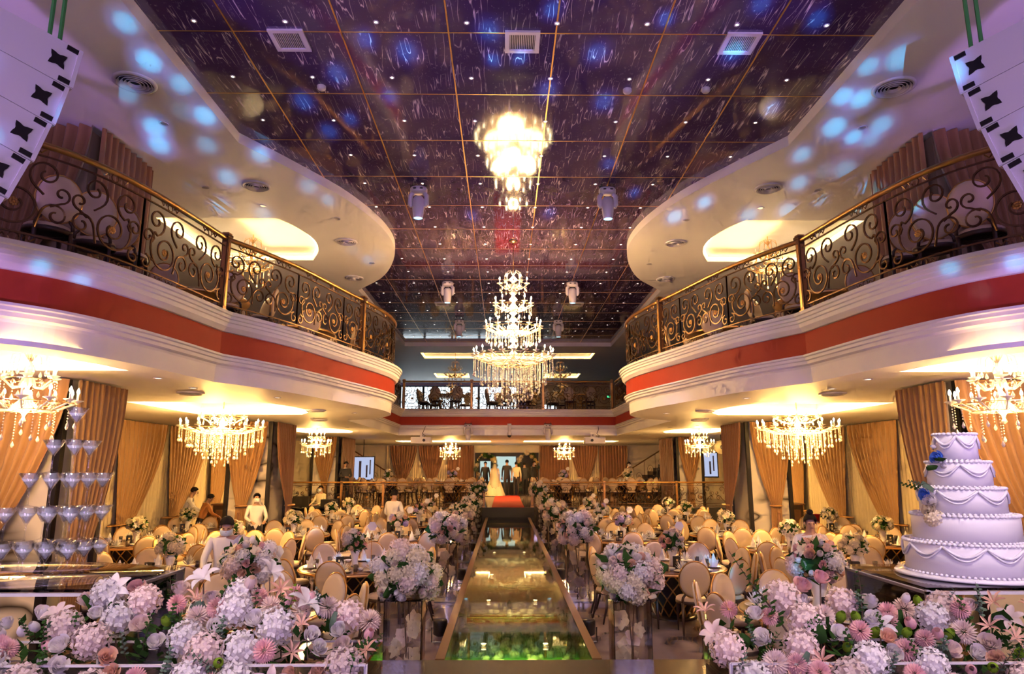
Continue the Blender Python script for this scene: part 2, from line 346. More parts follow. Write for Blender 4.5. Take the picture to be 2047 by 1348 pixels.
# --- edge curves of the void, |x| and y from the stage to the back
BAL = [(6.6, 4.3), (5.6, 5.15), (4.78, 6.05), (4.38, 6.6), (4.13, 7.5), (3.94, 9.05)]
BAL2 = [(3.94, 9.05), (3.64, 9.68), (3.33, 10.5), (2.97, 11.9), (2.66, 13.1), (2.50, 14.1), (2.58, 15.1), (3.05, 16.1), (3.95, 17.0)]
SOF = [(3.87, 8.93), (3.36, 9.87), (2.79, 11.1), (2.44, 12.6), (2.48, 14.0), (3.02, 15.75), (3.9, 17.1)]
def half(pts_near, pts_bulge, yend, xend):
    a = [(p.x, p.y) for p in spline([(x, y, 0) for x, y in pts_near], 6)] if len(pts_near) > 2 else list(pts_near)
    c = [(p.x, p.y) for p in spline([(x, y, 0) for x, y in pts_bulge], 7)]
    return a + c[1:] + [(xend, 19.7), (xend, 22.4), (xend, yend)]
BH = half(BAL, BAL2, 25.2, 3.95)
SH = half([(3.87, -3.0), (3.87, 8.93)], SOF, 25.45, 3.9)
def upath(h): return [(-x, y) for x, y in h] + [(x, y) for x, y in reversed(h)]
BU, SU = upath(BH), upath(SH)
def normals(P):
    out = []
    for i in range(len(P)):
        a = P[max(0, i - 1)]; c = P[i]; d = P[min(len(P) - 1, i + 1)]
        def nn(p, q):
            v = Vector((q[1] - p[1], -(q[0] - p[0])));  return v.normalized() if v.length > 1e-9 else None
        n1, n2 = nn(a, c), nn(c, d)
        if n1 is None: n = n2
        elif n2 is None: n = n1
        else:
            n = (n1 + n2).normalized(); k = max(0.45, n.dot(n1)); n = n / k
        out.append(n)
    return out
BN, SN = normals(BU), normals(SU)
def sweep(P, Nn, prof, i0, i1):
    m = MB(); vs = []; n = len(prof)
    for i in range(i0, i1 + 1):
        for o, z in prof: vs.append((P[i][0] + Nn[i].x * o, P[i][1] + Nn[i].y * o, z))
    m.add(vs, [((i) * n + k, (i + 1) * n + k, (i + 1) * n + k + 1, i * n + k + 1) for i in range(i1 - i0) for k in range(n - 1)])
    return m
CORN = [(-0.30, 4.34), (0.13, 4.34), (0.15, 4.33), (0.15, 4.29), (0.125, 4.28), (0.125, 4.245), (0.105, 4.235), (0.105, 4.20), (0.085, 4.19), (0.08, 4.14), (0.05, 4.10), (0.035, 4.08), (-0.01, 4.075)]
BAND = [(0.0, 4.08), (0.0, 3.765)]
MOLD = [(-0.01, 3.775), (0.055, 3.77), (0.055, 3.745), (0.03, 3.735), (0.03, 3.70), (0.005, 3.69), (0.0, 3.65), (-0.04, 3.63), (-0.05, 3.60), (-0.06, Z_LOW)]
nH = len(BH)
for nm, i0, i1, lab in (('balcony_left', 0, nH - 1, 'left side balcony with curved white fascia and red band'), ('balcony_right', nH, 2 * nH - 1, 'right side balcony with curved white fascia and red band'), ('balcony_back', nH - 1, nH, 'straight rear balcony with white fascia and thin red band')):
    root = sweep(BU, BN, CORN, i0, i1).build(nm, M['white']); struct(root, lab, 'balcony')
    sweep(BU, BN, BAND, i0, i1).build('red_band', M['red'], root)
    sweep(BU, BN, MOLD, i0, i1).build('lower_moulding', M['white'], root)
def plate(outer, holes, z, up):
    polys = [[Vector((x, y, 0)) for x, y in outer]] + [[Vector((x, y, 0)) for x, y in h] for h in holes]
    tris = tessellate_polygon(polys); vs = [(p.x, p.y, z) for q in polys for p in q]
    return MB().add(vs, [t if up else tuple(reversed(t)) for t in tris])
def arcside(xo, y0, y1, pts):
    return [(xo, y0), (xo, y1)] + pts
def mir(h, s): return [(s * x, y) for x, y in h]
H_MID = [(6.75, 12.0), (6.75, 15.0)] + [(p.x, p.y) for p in spline([(4.55, 15.0, 0), (4.22, 14.3, 0), (4.1, 13.5, 0), (4.2, 12.7, 0), (4.45, 12.0, 0)], 4)]
H_NEAR = [(6.9, 5.7), (6.9, 8.0)] + [(p.x, p.y) for p in spline([(4.55, 8.0, 0), (4.66, 7.3, 0), (4.95, 6.6, 0), (5.6, 5.95, 0)], 4)]
H_FAR = [(6.9, 20.3), (6.9, 23.4)] + [(p.x, p.y) for p in spline([(5.35, 23.4, 0), (5.08, 22.5, 0), (5.08, 21.3, 0), (5.35, 20.3, 0)], 4)]
H_BACK = [(5.0, 30.8), (5.0, 32.5), (0.75, 32.5), (0.75, 30.8)]
U_MID = [(6.5, 11.9), (6.5, 14.5)] + [(p.x, p.y) for p in spline([(4.35, 14.5, 0), (4.05, 13.8, 0), (3.95, 13.1, 0), (4.08, 12.4, 0), (4.3, 11.9, 0)], 4)]
low_holes = [mir(h, s) for h in (H_MID, H_NEAR, H_FAR, H_BACK) for s in (-1, 1)]
up_holes = [mir(U_MID, s) for s in (-1, 1)] + [[(-3.5, 27.0), (-3.5, 28.5), (3.5, 28.5), (3.5, 27.0)], [(-3.6, 33.2), (-3.6, 34.9), (-1.9, 34.9), (-1.9, 33.2)], [(1.9, 33.2), (1.9, 34.9), (3.6, 34.9), (3.6, 33.2)]]
inner = [(BU[i][0] - BN[i].x * 0.06, BU[i][1] - BN[i].y * 0.06) for i in range(len(BU))]
low = plate(inner + [(9.4, 4.3), (9.4, 37.1), (-9.4, 37.1), (-9.4, 4.3)], low_holes, Z_LOW, False).build('ceiling_lower', M['white'])
struct(low, 'low cream ceiling under the balconies with lit coves', 'ceiling')
plate(inner + [(9.4, 4.3), (9.4, 37.1), (-9.4, 37.1), (-9.4, 4.3)], [], Z_BALC - 0.02, True).build('balcony_floor', M['dark'], low)
sof = plate(SU + [(9.4, -3.0), (9.4, 37.1), (-9.4, 37.1), (-9.4, -3.0)], up_holes, Z_SOF, False).build('ceiling_soffit', M['white'])
struct(sof, 'white curved soffit around the dark marble ceiling', 'ceiling')
sweep(SU, SN, [(0.0, Z_SOF), (0.0, Z_CEIL + 0.02)], 0, len(SU) - 1).build('soffit_edge', M['white'], sof)
def cove(h, z, dz, root, led, strip=True):
    # h runs any way round: walls, top and a slim LED strip along the wall
    n = len(h); m = MB()
    m.add([(x, y, z) for x, y in h] + [(x, y, z + dz) for x, y in h], [(i, (i + 1) % n, n + (i + 1) % n, n + i) for i in range(n)])
    m.join(plate(h, [], z + dz, False)); m.build('cove', M['white'], root)
    cx = sum(p[0] for p in h) / n; cyy = sum(p[1] for p in h) / n
    pts = []
    for x, y in h:
        v = Vector((cx - x, cyy - y)).normalized() * 0.05; pts.append((x + v.x, y + v.y, z + 0.06))
    MB().tube(pts, 0.022, 4, closed=True).build('led_strip', led, root)
    if strip: lamp('AREA', (cx, cyy, z + 0.05), strip, (1.0, 0.62, 0.20), 1.6, (cx, cyy, z + 2), 'cove_lamp', size_y=1.6)
for h in low_holes: cove(h, Z_LOW, 0.24, low, M['led'], 45)
for h in up_holes[:2]: cove(h, Z_SOF, 0.135, sof, M['led_dim'], 30)
for h in up_holes[2:]: cove(h, Z_SOF, 0.20, sof, M['led_dim'], 12)

# --- dark marble ceiling: one tile, one object
ceil = MB().box((0, 11.3, Z_CEIL + 0.06), (10.6, 29, 0.04)).build('ceiling', M['dark']); struct(ceil, 'glossy dark marble tiled ceiling with gold joints', 'ceiling')
TX, TY = 1.16, 1.245
tm = MB().box((0, 0, 0), (TX - 0.012, TY - 0.012, 0.03)).mesh('tile', M['tile'])
xs = [-0.17 + TX * (k + 0.5) for k in range(-4, 5)]; ys = [6.64 + TY * k for k in range(-3, 17)]
for i in range(len(xs) - 1):
    for j in range(len(ys) - 1):
        O('tile', tm, ceil, ((xs[i] + xs[i + 1]) / 2, (ys[j] + ys[j + 1]) / 2, Z_CEIL + 0.015))
ja = MB().box((0, 0, 0), (0.017, ys[-1] - ys[0], 0.024)).mesh('joint', M['gold_strip']); jb = MB().box((0, 0, 0), (xs[-1] - xs[0], 0.014, 0.024)).mesh('joint', M['gold_strip'])
for x in xs[1:-1]: O('gold_joint', ja, ceil, (x, (ys[0] + ys[-1]) / 2, Z_CEIL + 0.008))
for y in ys[1:-1]: O('gold_joint', jb, ceil, ((xs[0] + xs[-1]) / 2, y, Z_CEIL + 0.0085))
# star lights in the dark ceiling
sm = MB().lathe([(0.0, -0.004), (0.017, -0.004), (0.017, 0.0)], 8).mesh('lens', M['star']); rm = MB().lathe([(0.019, -0.006), (0.032, -0.006), (0.032, 0.0), (0.019, 0.002)], 10).mesh('ring', M['head_white'])
def inside_void(x, y):
    for i in range(len(SH) - 1):
        if SH[i][1] <= y <= SH[i + 1][1]:
            t = (y - SH[i][1]) / max(1e-6, SH[i + 1][1] - SH[i][1]); return abs(x) < SH[i][0] + (SH[i + 1][0] - SH[i][0]) * t - 0.1
    return False
ORD = ['first', 'second', 'third', 'fourth', 'fifth', 'sixth', 'seventh', 'eighth', 'ninth', 'tenth', 'eleventh', 'twelfth', 'thirteenth', 'fourteenth', 'fifteenth', 'sixteenth', 'seventeenth', 'eighteenth', 'nineteenth', 'twentieth']
for r in range(-1, 18):
    cnt = 0
    for k in range(8):
        x, y = -3.38 + 0.955 * k - 0.03, 6.47 + 1.045 * r
        if inside_void(x, y):
            o = O('ceiling_star_light', sm, None, (x, y, Z_CEIL)); tag(o, 'tiny star light in the dark ceiling, %s row from the stage, %s from left' % (ORD[r + 1], ORD[cnt]), 'spotlight', 'star lights in the dark ceiling'); cnt += 1
            O('trim_ring', rm, o)
# --- runway
RW = thing('glass_runway', 'raised glass runway with pebbles and green glow beneath', 'runway', (0, 0, 0))
for s in (-1, 1):
    MB().box((s * 0.745, 15.95, 0.49), (0.09, 18.05, 0.03)).build('rim', M['rimwood'], RW)
    MB().box((s * 0.77, 15.95, 0.235), (0.03, 18.05, 0.47)).build('side_panel', M['rimwood'], RW)
ng = 9; gl = 18.0 / ng
gm = MB().box((0, 0, 0), (1.40, gl - 0.012, 0.016)).mesh('glass_panel', M['runway_glass'])
for k in range(ng): O('glass_panel', gm, RW, (0, 6.96 + gl * (k + 0.5), 0.492))
cm_ = MB().box((0, 0, 0), (1.40, 0.03, 0.03)).mesh('cross_bar', M['gold'])
for k in range(1, ng): O('cross_bar', cm_, RW, (0, 6.96 + gl * k, 0.455))
MB().box((0, 8.5, 0.08), (1.5, 3.2, 0.04)).build('turf_bed', M['turf'], RW)
MB().box((0, 17.5, 0.08), (1.5, 14.9, 0.04)).build('gravel_bed', M['bed'], RW)
rnd = random.Random(5); pb = MB()
for i in range(900):
    y = 7.0 + 18 * rnd.random() ** 1.4; x = rnd.uniform(-0.68, 0.68)
    if y < 8.4 and rnd.random() < 0.45: continue
    r = rnd.uniform(0.03, 0.065); pb.ball((x, y, 0.10 + r * 0.4), (r, r * rnd.uniform(0.6, 1), r * 0.55), 7, 4)
pe = pb.build('pebbles', M['pebble'], RW, True); pe['kind'] = 'stuff'
fx = MB().lathe([(0.03, 0), (0.045, 0.02), (0.045, 0.09), (0.02, 0.11)], 8).mesh('uplight', M['gold']); fe = emitter('uplight_glow', (1.0, 0.9, 0.55), 25.0, False)
fl = MB().lathe([(0.0, 0.112), (0.035, 0.112)], 8).mesh('uplight_lens', fe)
for y in (8.7, 11.4, 14.0, 17.5):
    for x in (-0.38, 0.36):
        u = O('uplight', fx, RW, (x, y, 0.1)); O('lens', fl, u)
lamp('AREA', (0, 7.9, 0.44), 60, (0.55, 1.0, 0.16), 0.9, (0, 7.9, 0), 'turf_lamp')
for y in (10.8, 13.5, 16.5, 20.5): lamp('AREA', (0, y, 0.44), 24, (1.0, 0.80, 0.36), 0.9, (0, y, 0), 'pebble_lamp')

# ------------------------------------------------------------------ wrought iron railings
class Path:
    def __init__(s, pts):
        s.p = [Vector((x, y)) for x, y in pts]; s.d = [0.0]
        for a, c in zip(s.p, s.p[1:]): s.d.append(s.d[-1] + (c - a).length)
        s.L = s.d[-1]
    def at(s, t):
        t = min(max(t, 0), s.L)
        for i in range(len(s.d) - 1):
            if t <= s.d[i + 1] or i == len(s.d) - 2:
                k = (t - s.d[i]) / max(1e-9, s.d[i + 1] - s.d[i]); return s.p[i].lerp(s.p[i + 1], k)
def spiral(cx, cz, r0, r1, a0, a1, n=20):
    return [(cx + (r0 + (r1 - r0) * (i / n) ** 0.8) * math.cos(a0 + (a1 - a0) * i / n), cz + (r0 + (r1 - r0) * (i / n) ** 0.8) * math.sin(a0 + (a1 - a0) * i / n)) for i in range(n + 1)]
def motif(w, h, k, res):
    """scrolls of one railing bay, u 0..w, v 0..h"""
    R = min(w, h); n = max(8, int(22 * res)); T = 2 * PI
    cx, cz, r = w * 0.46, h * 0.36, R * 0.30
    L = []
    L.append(spiral(cx, cz, r * 1.12, R * 0.06, PI * 0.75, PI * 0.75 + T * 1.75, int(n * 1.8)))                # large volute
    s0 = L[0][0]
    top = spiral(w * 0.26, h * 0.77, R * 0.215, R * 0.04, -PI * 0.45, -PI * 0.45 + T * 1.35, n)
    L.append([s0, ((s0[0] + top[0][0]) / 2, (s0[1] + top[0][1]) / 2)] + top)                                   # rising scroll
    t2 = spiral(w * 0.73, h * 0.78, R * 0.205, R * 0.04, PI * 1.35, PI * 1.35 - T * 1.35, n)
    L.append([(cx + r * 0.95, cz + r * 0.55)] + t2)
    b1 = spiral(w * 0.86, h * 0.30, R * 0.165, R * 0.035, PI, PI - T * 1.25, n)
    L.append([(cx + r * 0.75, cz - r * 0.85)] + b1)
    b2 = spiral(w * 0.12, h * 0.50, R * 0.125, R * 0.03, 0, T * 1.1, int(n * 0.8)); L.append([(cx - r * 0.95, cz + r * 0.25)] + b2)
    b3 = spiral(w * 0.90, h * 0.58, R * 0.115, R * 0.03, -PI * 0.5, -PI * 0.5 + T * 1.05, int(n * 0.8)); L.append([(w * 0.80, h * 0.40)] + b3)
    b4 = spiral(w * 0.11, h * 0.12, R * 0.115, R * 0.03, PI * 0.5, PI * 0.5 - T * 1.05, int(n * 0.8)); L.append([(cx - r * 0.8, cz - r * 0.6)] + b4)
    L.append([(0.0, 0.0), (0.0, h * 0.5), (0.0, h)])
    if k % 2: L = [[(w - u, v) for u, v in q] for q in L]
    c = (w - cx if k % 2 else cx, cz)
    return L, c
ros = MB()
for i in range(8):
    a = 2 * PI * i / 8; ros.ball((0.028 * math.cos(a), 0, 0.028 * math.sin(a)), (0.018, 0.010, 0.018), 6, 4)
ros.ball((0, 0, 0), (0.02, 0.018, 0.02), 6, 4); rosm = ros.mesh('rosette', M['rail_gold'], True)
def post_mesh(h, w):
    p = MB().box((0, 0, h / 2), (w, w, h), mi=1); 
    for s in (-1, 1): p.box((s * w * 0.5, 0, h * 0.5), (0.012, w * 0.55, h * 0.82), mi=0); p.box((0, s * w * 0.5, h * 0.5), (w * 0.55, 0.012, h * 0.82), mi=0)
    p.box((0, 0, 0.03), (w + 0.03, w + 0.03, 0.06), mi=0).box((0, 0, h), (w + 0.035, w + 0.035, 0.03), mi=1).box((0, 0, h + 0.025), (w + 0.01, w + 0.01, 0.03), mi=0)
    return p.mesh('post', [M['rail_gold'], M['bronze']])
pm_main = post_mesh(1.09, 0.085); pm_dais = post_mesh(0.88, 0.07)
def railing(pts, z, label, H=1.05, bay=0.82, res=1.0, posts=(), pm=None, group='wrought iron railings'):
    P = Path(pts); root = thing('iron_railing', label, 'railing', (P.p[0].x, P.p[0].y, z), 0, group); o0 = Vector((P.p[0].x, P.p[0].y, 0))
    def at(t, v): q = P.at(t); return (q.x - o0.x, q.y - o0.y, v)
    ns = max(2, int(P.L / 0.12)); ts = [P.L * i / ns for i in range(ns + 1)]
    MB().tube([at(t, H) for t in ts], 0.034, 6, flat=1.1).build('handrail', M['rail_gold'], root, True)
    MB().tube([at(t, H - 0.11) for t in ts], 0.012, 4).build('upper_bar', M['bronze'], root)
    MB().tube([at(t, 0.13) for t in ts], 0.012, 4).build('lower_bar', M['bronze'], root)
    MB().tube([at(t, 0.03) for t in ts], 0.014, 4).build('bottom_bar', M['bronze'], root)
    nb = max(1, round(P.L / bay)); w = P.L / nb; h = H - 0.11 - 0.13
    for k in range(nb):
        L, c = motif(w, h, k, res); m = MB(); t0 = k * w
        for q in L: m.tube([at(t0 + u, 0.13 + v) for u, v in q], 0.0125 if res > 0.6 else 0.013, 4 if res > 0.6 else 3, cap=False)
        for du, vz in ((0.5, H - 0.06), (0.5, 0.08)):                 # small ring with two curls between the bars
            m.tube([at(t0 + w * du + 0.045 * math.cos(a * PI / 4), vz + 0.045 * math.sin(a * PI / 4)) for a in range(9)], 0.007, 3, cap=False)
            for s in (-1, 1): m.tube([at(t0 + w * du + s * (0.07 + 0.10 * i / 5), vz + 0.022 * math.sin(i * 1.6)) for i in range(6)], 0.009, 3, cap=False)
        pr = m.build('scroll_panel', M['bronze'], root)
        if res > 0.45:
            a, b2 = P.at(t0 + c[0] - 0.02), P.at(t0 + c[0] + 0.02); d = b2 - a
            O('rosette', rosm, pr, at(t0 + c[0], 0.13 + c[1]), (0, 0, math.atan2(d.y, d.x)))
    for t in posts:
        a, b2 = P.at(t - 0.05), P.at(t + 0.05); d = b2 - a; q = at(t, 0)
        O('post', pm or pm_main, root, q, (0, 0, math.atan2(d.y, d.x)))
    return root
def inset(P, Nn, i0, i1, o): return [(P[i][0] + Nn[i].x * o, P[i][1] + Nn[i].y * o) for i in range(i0, i1 + 1)]
kA = len(spline([(x, y, 0) for x, y in BAL], 6)) - 1      # index of the kink
kB = next(i for i, p in enumerate(BH) if p[1] >= 12.55 and i > kA)
kC = next(i for i, p in enumerate(BH) if p[1] >= 16.99 and i > kA)
for s, side in ((-1, 'left'), (1, 'right')):
    ring = lambda a, c: [(s * (-x), y) for x, y in inset(BU, BN, a, c, -0.03)]
    railing(ring(2, kA), Z_BALC + 0.03, 'scrolled iron railing on the %s balcony, bay nearest the stage' % side, posts=(0.02, Path(ring(2, kA)).L - 0.01))
    railing(ring(kA, kB), Z_BALC + 0.03, 'scrolled iron railing on the %s balcony, middle bay between two gilt posts' % side, posts=(Path(ring(kA, kB)).L - 0.01,))
    railing(ring(kB, kC), Z_BALC + 0.03, 'scrolled iron railing round the tip of the %s balcony' % side, posts=(Path(ring(kB, kC)).L,))
    railing(ring(kC, nH - 1), Z_BALC + 0.03, 'far straight iron railing linking the %s balcony to the rear balcony' % side, res=0.4, posts=(2.7, 5.4))
railing([(-3.9, 25.23), (3.9, 25.23)], Z_BALC + 0.03, 'iron railing along the front of the rear balcony', res=0.5, posts=(0.05, 2.55, 5.2, 7.75))
for s, side in ((-1, 'left'), (1, 'right')):
    pth = [(s * 0.86, 25.06), (s * 9.3, 25.06)]
    railing(pth, 0.85, 'gilt rail along the dais front, %s of the red carpet' % side, H=0.87, bay=0.9, res=0.5, posts=(0.0, 3.6, 5.1) if s < 0 else (0.0, 2.6, 5.2), pm=pm_dais)

# ------------------------------------------------------------------ pillars, curtains, sheers
def curtain(p0, p1, z1, z0, folds, tie=None, tz=1.05, tw=0.24, amp=0.055, m='curtain', name='curtain', label='', group='tan satin curtains', tassel=False, seed=0, nz=22, nrm=None):
    """pleated cloth hung from p0..p1; tie = where along the width (0..1) it is gathered"""
    a = Vector((p0[0], p0[1])); c = Vector((p1[0], p1[1])); d = c - a; n = Vector((-d.y, d.x)).normalized()
    if nrm is not None and n.dot(Vector(nrm)) < 0: n = -n
    rr = random.Random(seed); ph = [rr.uniform(-0.5, 0.5) for _ in range(folds + 2)]
    nu = folds * 6
    def fn(u, v):
        z = z1 + (z0 - z1) * v; uu = u; k = 1.0
        if tie is not None:
            if z > tz:
                q = (z1 - z) / (z1 - tz); k = 1 - (1 - tw) * q ** 1.7
            else:
                q = (tz - z) / max(0.01, tz - z0); k = tw + (0.10) * q
            uu = tie + (u - tie) * k
            if z > tz: uu += 0.05 * math.sin(PI * (z1 - z) / (z1 - tz)) * (0.5 - tie) * (1 - abs(u - tie))
        i = int(u * folds); w = math.sin(2 * PI * folds * u + ph[min(i, folds)] * 0.8) + 0.25 * math.sin(4 * PI * folds * u + 1 + 2 * v)
        off = 0.07 + amp * w * (0.45 + 0.55 * k) * (0.75 + 0.25 * math.sin(6 * v + ph[i])) + (0.10 * (1 - k) if tie is not None else 0)
        q = a + d * uu + n * off
        return (q.x - a.x, q.y - a.y, z - z0)
    o = MB().grid(fn, nu, nz).build(name, M[m], None, True, (a.x, a.y, z0)); tag(o, label, 'curtain', group)
    if tie is not None:
        q = d * tie + n * (0.07 + amp * 1.2); ww = d.length * tw * 0.5; dn = d.normalized()
        band = [(q.x + dn.x * ww * 1.08 * math.cos(t) + n.x * 0.10 * math.sin(t), q.y + dn.y * ww * 1.08 * math.cos(t) + n.y * 0.10 * math.sin(t), tz - z0) for t in [2 * PI * i / 16 for i in range(16)]]
        MB().tube(band, 0.022, 5, closed=True).build('tie_back', M['gold_strip'], o, True)
        if tassel:
            e = (q.x + n.x * 0.13, q.y + n.y * 0.13, tz - z0)
            MB().ball((e[0], e[1], e[2] - 0.16), 0.035, 8, 6).lathe([(0.03, -0.48), (0.045, -0.42), (0.02, -0.18)], 8, e).build('tassel', M['curtain_brown'], o, True)
    return o
def sheer(p0, p1, z1, z0, label, nrm, folds=26):
    return curtain(p0, p1, z1, z0, folds, amp=0.018, m='sheer', name='sheer_curtain', label=label, group='cream sheer curtains', nz=2, nrm=nrm)
def pillar(i, x0, x1, y0, y1, lab):
    root = MB().box(((x0 + x1) / 2, (y0 + y1) / 2, 1.7), (abs(x1 - x0) - 0.06, y1 - y0 - 0.06, 3.4)).build('pillar_%d' % i, M['marble']); struct(root, lab, 'pillar')
    for z0, z1 in ((0.02, 1.1), (1.12, 2.2), (2.22, 3.38)):
        MB().box(((x0 + x1) / 2, y0 + 0.02, (z0 + z1) / 2), (abs(x1 - x0) - 0.12, 0.03, z1 - z0)).build('marble_panel', M['marble'], root)
    for x in (x0, x1):
        for y in (y0, y1): MB().box((x, y, 1.7), (0.09, 0.09, 3.38)).build('black_edge', M['black'], root)
for s, side in ((-1, 'left'), (1, 'right')):
    pillar(1 if s < 0 else 2, s * 5.75, s * 6.75, 8.78, 9.75, 'marble pillar nearest the stage on the %s' % side)
    pillar(3 if s < 0 else 4, s * 5.95, s * 6.95, 17.25, 18.6, 'marble pillar with black edges halfway down the %s side' % side)
    pillar(5 if s < 0 else 6, s * 6.45, s * 7.4, 26.3, 28.5, 'marble pillar at the far %s beside the dais rail' % side)
    # near pillar drapes
    curtain((s * 6.9, 8.66), (s * 5.6, 8.66), 3.38, 0.03, 9, tie=0.18, tz=1.25, tw=0.30, label='tan curtain on the stage-side face of the nearest %s pillar' % side, seed=1, nrm=(0, -1))
    curtain((s * 5.63, 8.7), (s * 5.63, 9.85), 3.38, 0.03, 9, tie=0.05, tz=1.0, tw=0.34, label='tan curtain on the aisle face of the nearest %s pillar' % side, seed=2, nrm=(-s, 0))
    # middle pillar drapes
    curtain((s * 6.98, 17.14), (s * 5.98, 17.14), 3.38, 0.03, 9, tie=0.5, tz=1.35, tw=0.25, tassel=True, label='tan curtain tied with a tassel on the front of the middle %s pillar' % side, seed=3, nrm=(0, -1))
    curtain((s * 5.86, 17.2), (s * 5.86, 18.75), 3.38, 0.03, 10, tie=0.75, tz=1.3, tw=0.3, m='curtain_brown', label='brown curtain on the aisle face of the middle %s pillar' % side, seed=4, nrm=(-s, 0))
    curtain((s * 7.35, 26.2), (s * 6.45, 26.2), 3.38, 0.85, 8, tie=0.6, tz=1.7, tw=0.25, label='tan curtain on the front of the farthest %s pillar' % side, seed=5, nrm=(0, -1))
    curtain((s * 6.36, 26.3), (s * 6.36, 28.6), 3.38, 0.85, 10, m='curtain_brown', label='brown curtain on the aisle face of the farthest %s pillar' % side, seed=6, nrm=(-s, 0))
    # side wall
    sheer((s * 9.34, 9.0), (s * 9.34, 25.0), 3.38, 0.02, 'long cream sheer curtain along the %s side wall' % side, (-s, 0), 110)
    for j, (y0, y1) in enumerate(((11.8, 14.4), (16.2, 18.6), (18.7, 21.2), (21.4, 23.2), (23.3, 24.9))):
        curtain((s * 9.24, y0), (s * 9.24, y1), 3.38, 0.03, 12, tie=0.12, tz=0.95, tw=0.30, label='tan curtain tied back on the %s side wall, %s from the stage' % (side, ('first', 'second', 'third', 'fourth', 'fifth')[j]), seed=10 + j, nrm=(-s, 0))
    # upper floor drapes round the pillar above
    up = MB().box((s * 6.25, 9.2, 5.52), (1.1, 1.2, 2.44)).build('pillar_%d' % (7 if s < 0 else 8), M['brown_wall']); struct(up, 'upper part of the nearest %s pillar behind the balcony' % side, 'pillar')
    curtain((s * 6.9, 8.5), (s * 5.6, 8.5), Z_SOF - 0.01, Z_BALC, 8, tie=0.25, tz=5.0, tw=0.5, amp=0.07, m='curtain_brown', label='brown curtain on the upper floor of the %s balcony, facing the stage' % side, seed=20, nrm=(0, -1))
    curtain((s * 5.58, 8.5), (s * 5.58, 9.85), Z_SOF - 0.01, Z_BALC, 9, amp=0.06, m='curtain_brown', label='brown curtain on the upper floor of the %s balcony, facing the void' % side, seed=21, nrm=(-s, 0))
    # back wall
    for j, (xa, xb, tie) in enumerate(((6.2, 4.75, 0.45), (4.7, 3.3, 0.55), (3.15, 1.75, None)) if s < 0 else ((1.75, 3.3, None), (3.35, 4.85, 0.5), (4.9, 6.4, None))):
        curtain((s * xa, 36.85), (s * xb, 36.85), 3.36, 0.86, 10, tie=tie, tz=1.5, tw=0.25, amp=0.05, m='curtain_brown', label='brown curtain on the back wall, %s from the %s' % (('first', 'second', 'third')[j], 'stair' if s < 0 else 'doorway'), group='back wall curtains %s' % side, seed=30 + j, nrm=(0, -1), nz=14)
sheer((-6.4, 37.0), (-1.75, 37.0), 3.36, 0.86, 'cream sheer curtain on the back wall left of the doorway', (0, -1), 40)
sheer((1.75, 37.0), (6.5, 37.0), 3.36, 0.86, 'cream sheer curtain on the back wall right of the doorway', (0, -1), 40)

# ------------------------------------------------------------------ things on the ceilings
def grille(x, y, z, label, sx=0.38, sy=0.38):
    t = thing('ceiling_vent', label, 'vent', (x, y, z), 0, 'square air vents in the dark ceiling')
    f = MB()
    for s in (-1, 1): f.box((s * (sx - 0.05) / 2, 0, -0.012), (0.05, sy, 0.024)); f.box((0, s * (sy - 0.05) / 2, -0.012), (sx - 0.1, 0.05, 0.024))
    f.build('frame', M['head_white'], t); MB().box((0, 0, -0.002), (sx - 0.1, sy - 0.1, 0.003)).build('backing', M['dark'], t)
    g = MB().box((0, 0, -0.010), (0.006, sy - 0.1, 0.012)).mesh('slat', M['head_white'])
    n = 14
    for i in range(n): O('slat', g, t, (-(sx - 0.12) / 2 + (sx - 0.12) * i / (n - 1), 0, 0))
for x, lab in ((-2.5, 'left'), (0.05, 'middle'), (2.45, 'right')): grille(x, 6.78, Z_CEIL - 0.001, 'white square air vent, %s of the three nearest the stage' % lab)
for x, y, lab in ((-1.95, 19.2, 'left of the main chandelier'), (1.95, 19.2, 'right of the main chandelier'), (1.45, 25.0, 'at the far edge of the dark ceiling')): grille(x, y, Z_CEIL - 0.001, 'white square air vent %s' % lab)
def diffuser(x, y, z, r, label):
    t = thing('round_air_diffuser', label, 'vent', (x, y, z), 0, 'round air diffusers')
    MB().lathe([(r, -0.002), (r, -0.02), (r * 0.84, -0.035), (r * 0.84, -0.004)], 24).build('outer_ring', M['head_white'], t, True)
    MB().lathe([(0.0, -0.002), (r * 0.84, -0.002)], 24).build('backing', M['dark'], t)
    for k in (0.70, 0.54, 0.38, 0.22): MB().lathe([(r * k, -0.008), (r * (k + 0.10), -0.04), (r * (k + 0.11), -0.04), (r * (k + 0.02), -0.006)], 20).build('ring', M['head_white'], t, True)
for s, side in ((-1, 'left'), (1, 'right')):
    for j, (x, y, r) in enumerate(((4.5, 7.4, 0.24), (4.15, 10.42, 0.22), (3.33, 13.2, 0.22), (3.75, 15.9, 0.22))):
        diffuser(s * x, y, Z_SOF, r, 'round white air diffuser on the %s soffit, %s from the stage' % (side, ('first', 'second', 'third', 'fourth')[j]))
    for j, (x, y) in enumerate(((4.9, 10.4), (3.9, 13.7), (4.6, 16.6))): diffuser(s * x, y, Z_LOW, 0.20, 'round air diffuser under the %s balcony, %s from the stage' % (side, ('first', 'second', 'third')[j]))
dl = MB().lathe([(0.0, -0.003), (0.04, -0.003)], 12).mesh('lens', M['down']); dr = MB().lathe([(0.042, -0.004), (0.06, -0.008), (0.062, 0.0)], 12).mesh('ring', M['head_white'])
dl_off = MB().lathe([(0.0, -0.003), (0.04, -0.003)], 12).mesh('lens', M['down_off'])
def downlight(x, y, z, lab, g):
    t = O('recessed_downlight', dr, None, (x, y, z)); tag(t, lab, 'downlight', g); O('lens', dl if z < 5 else dl_off, t)
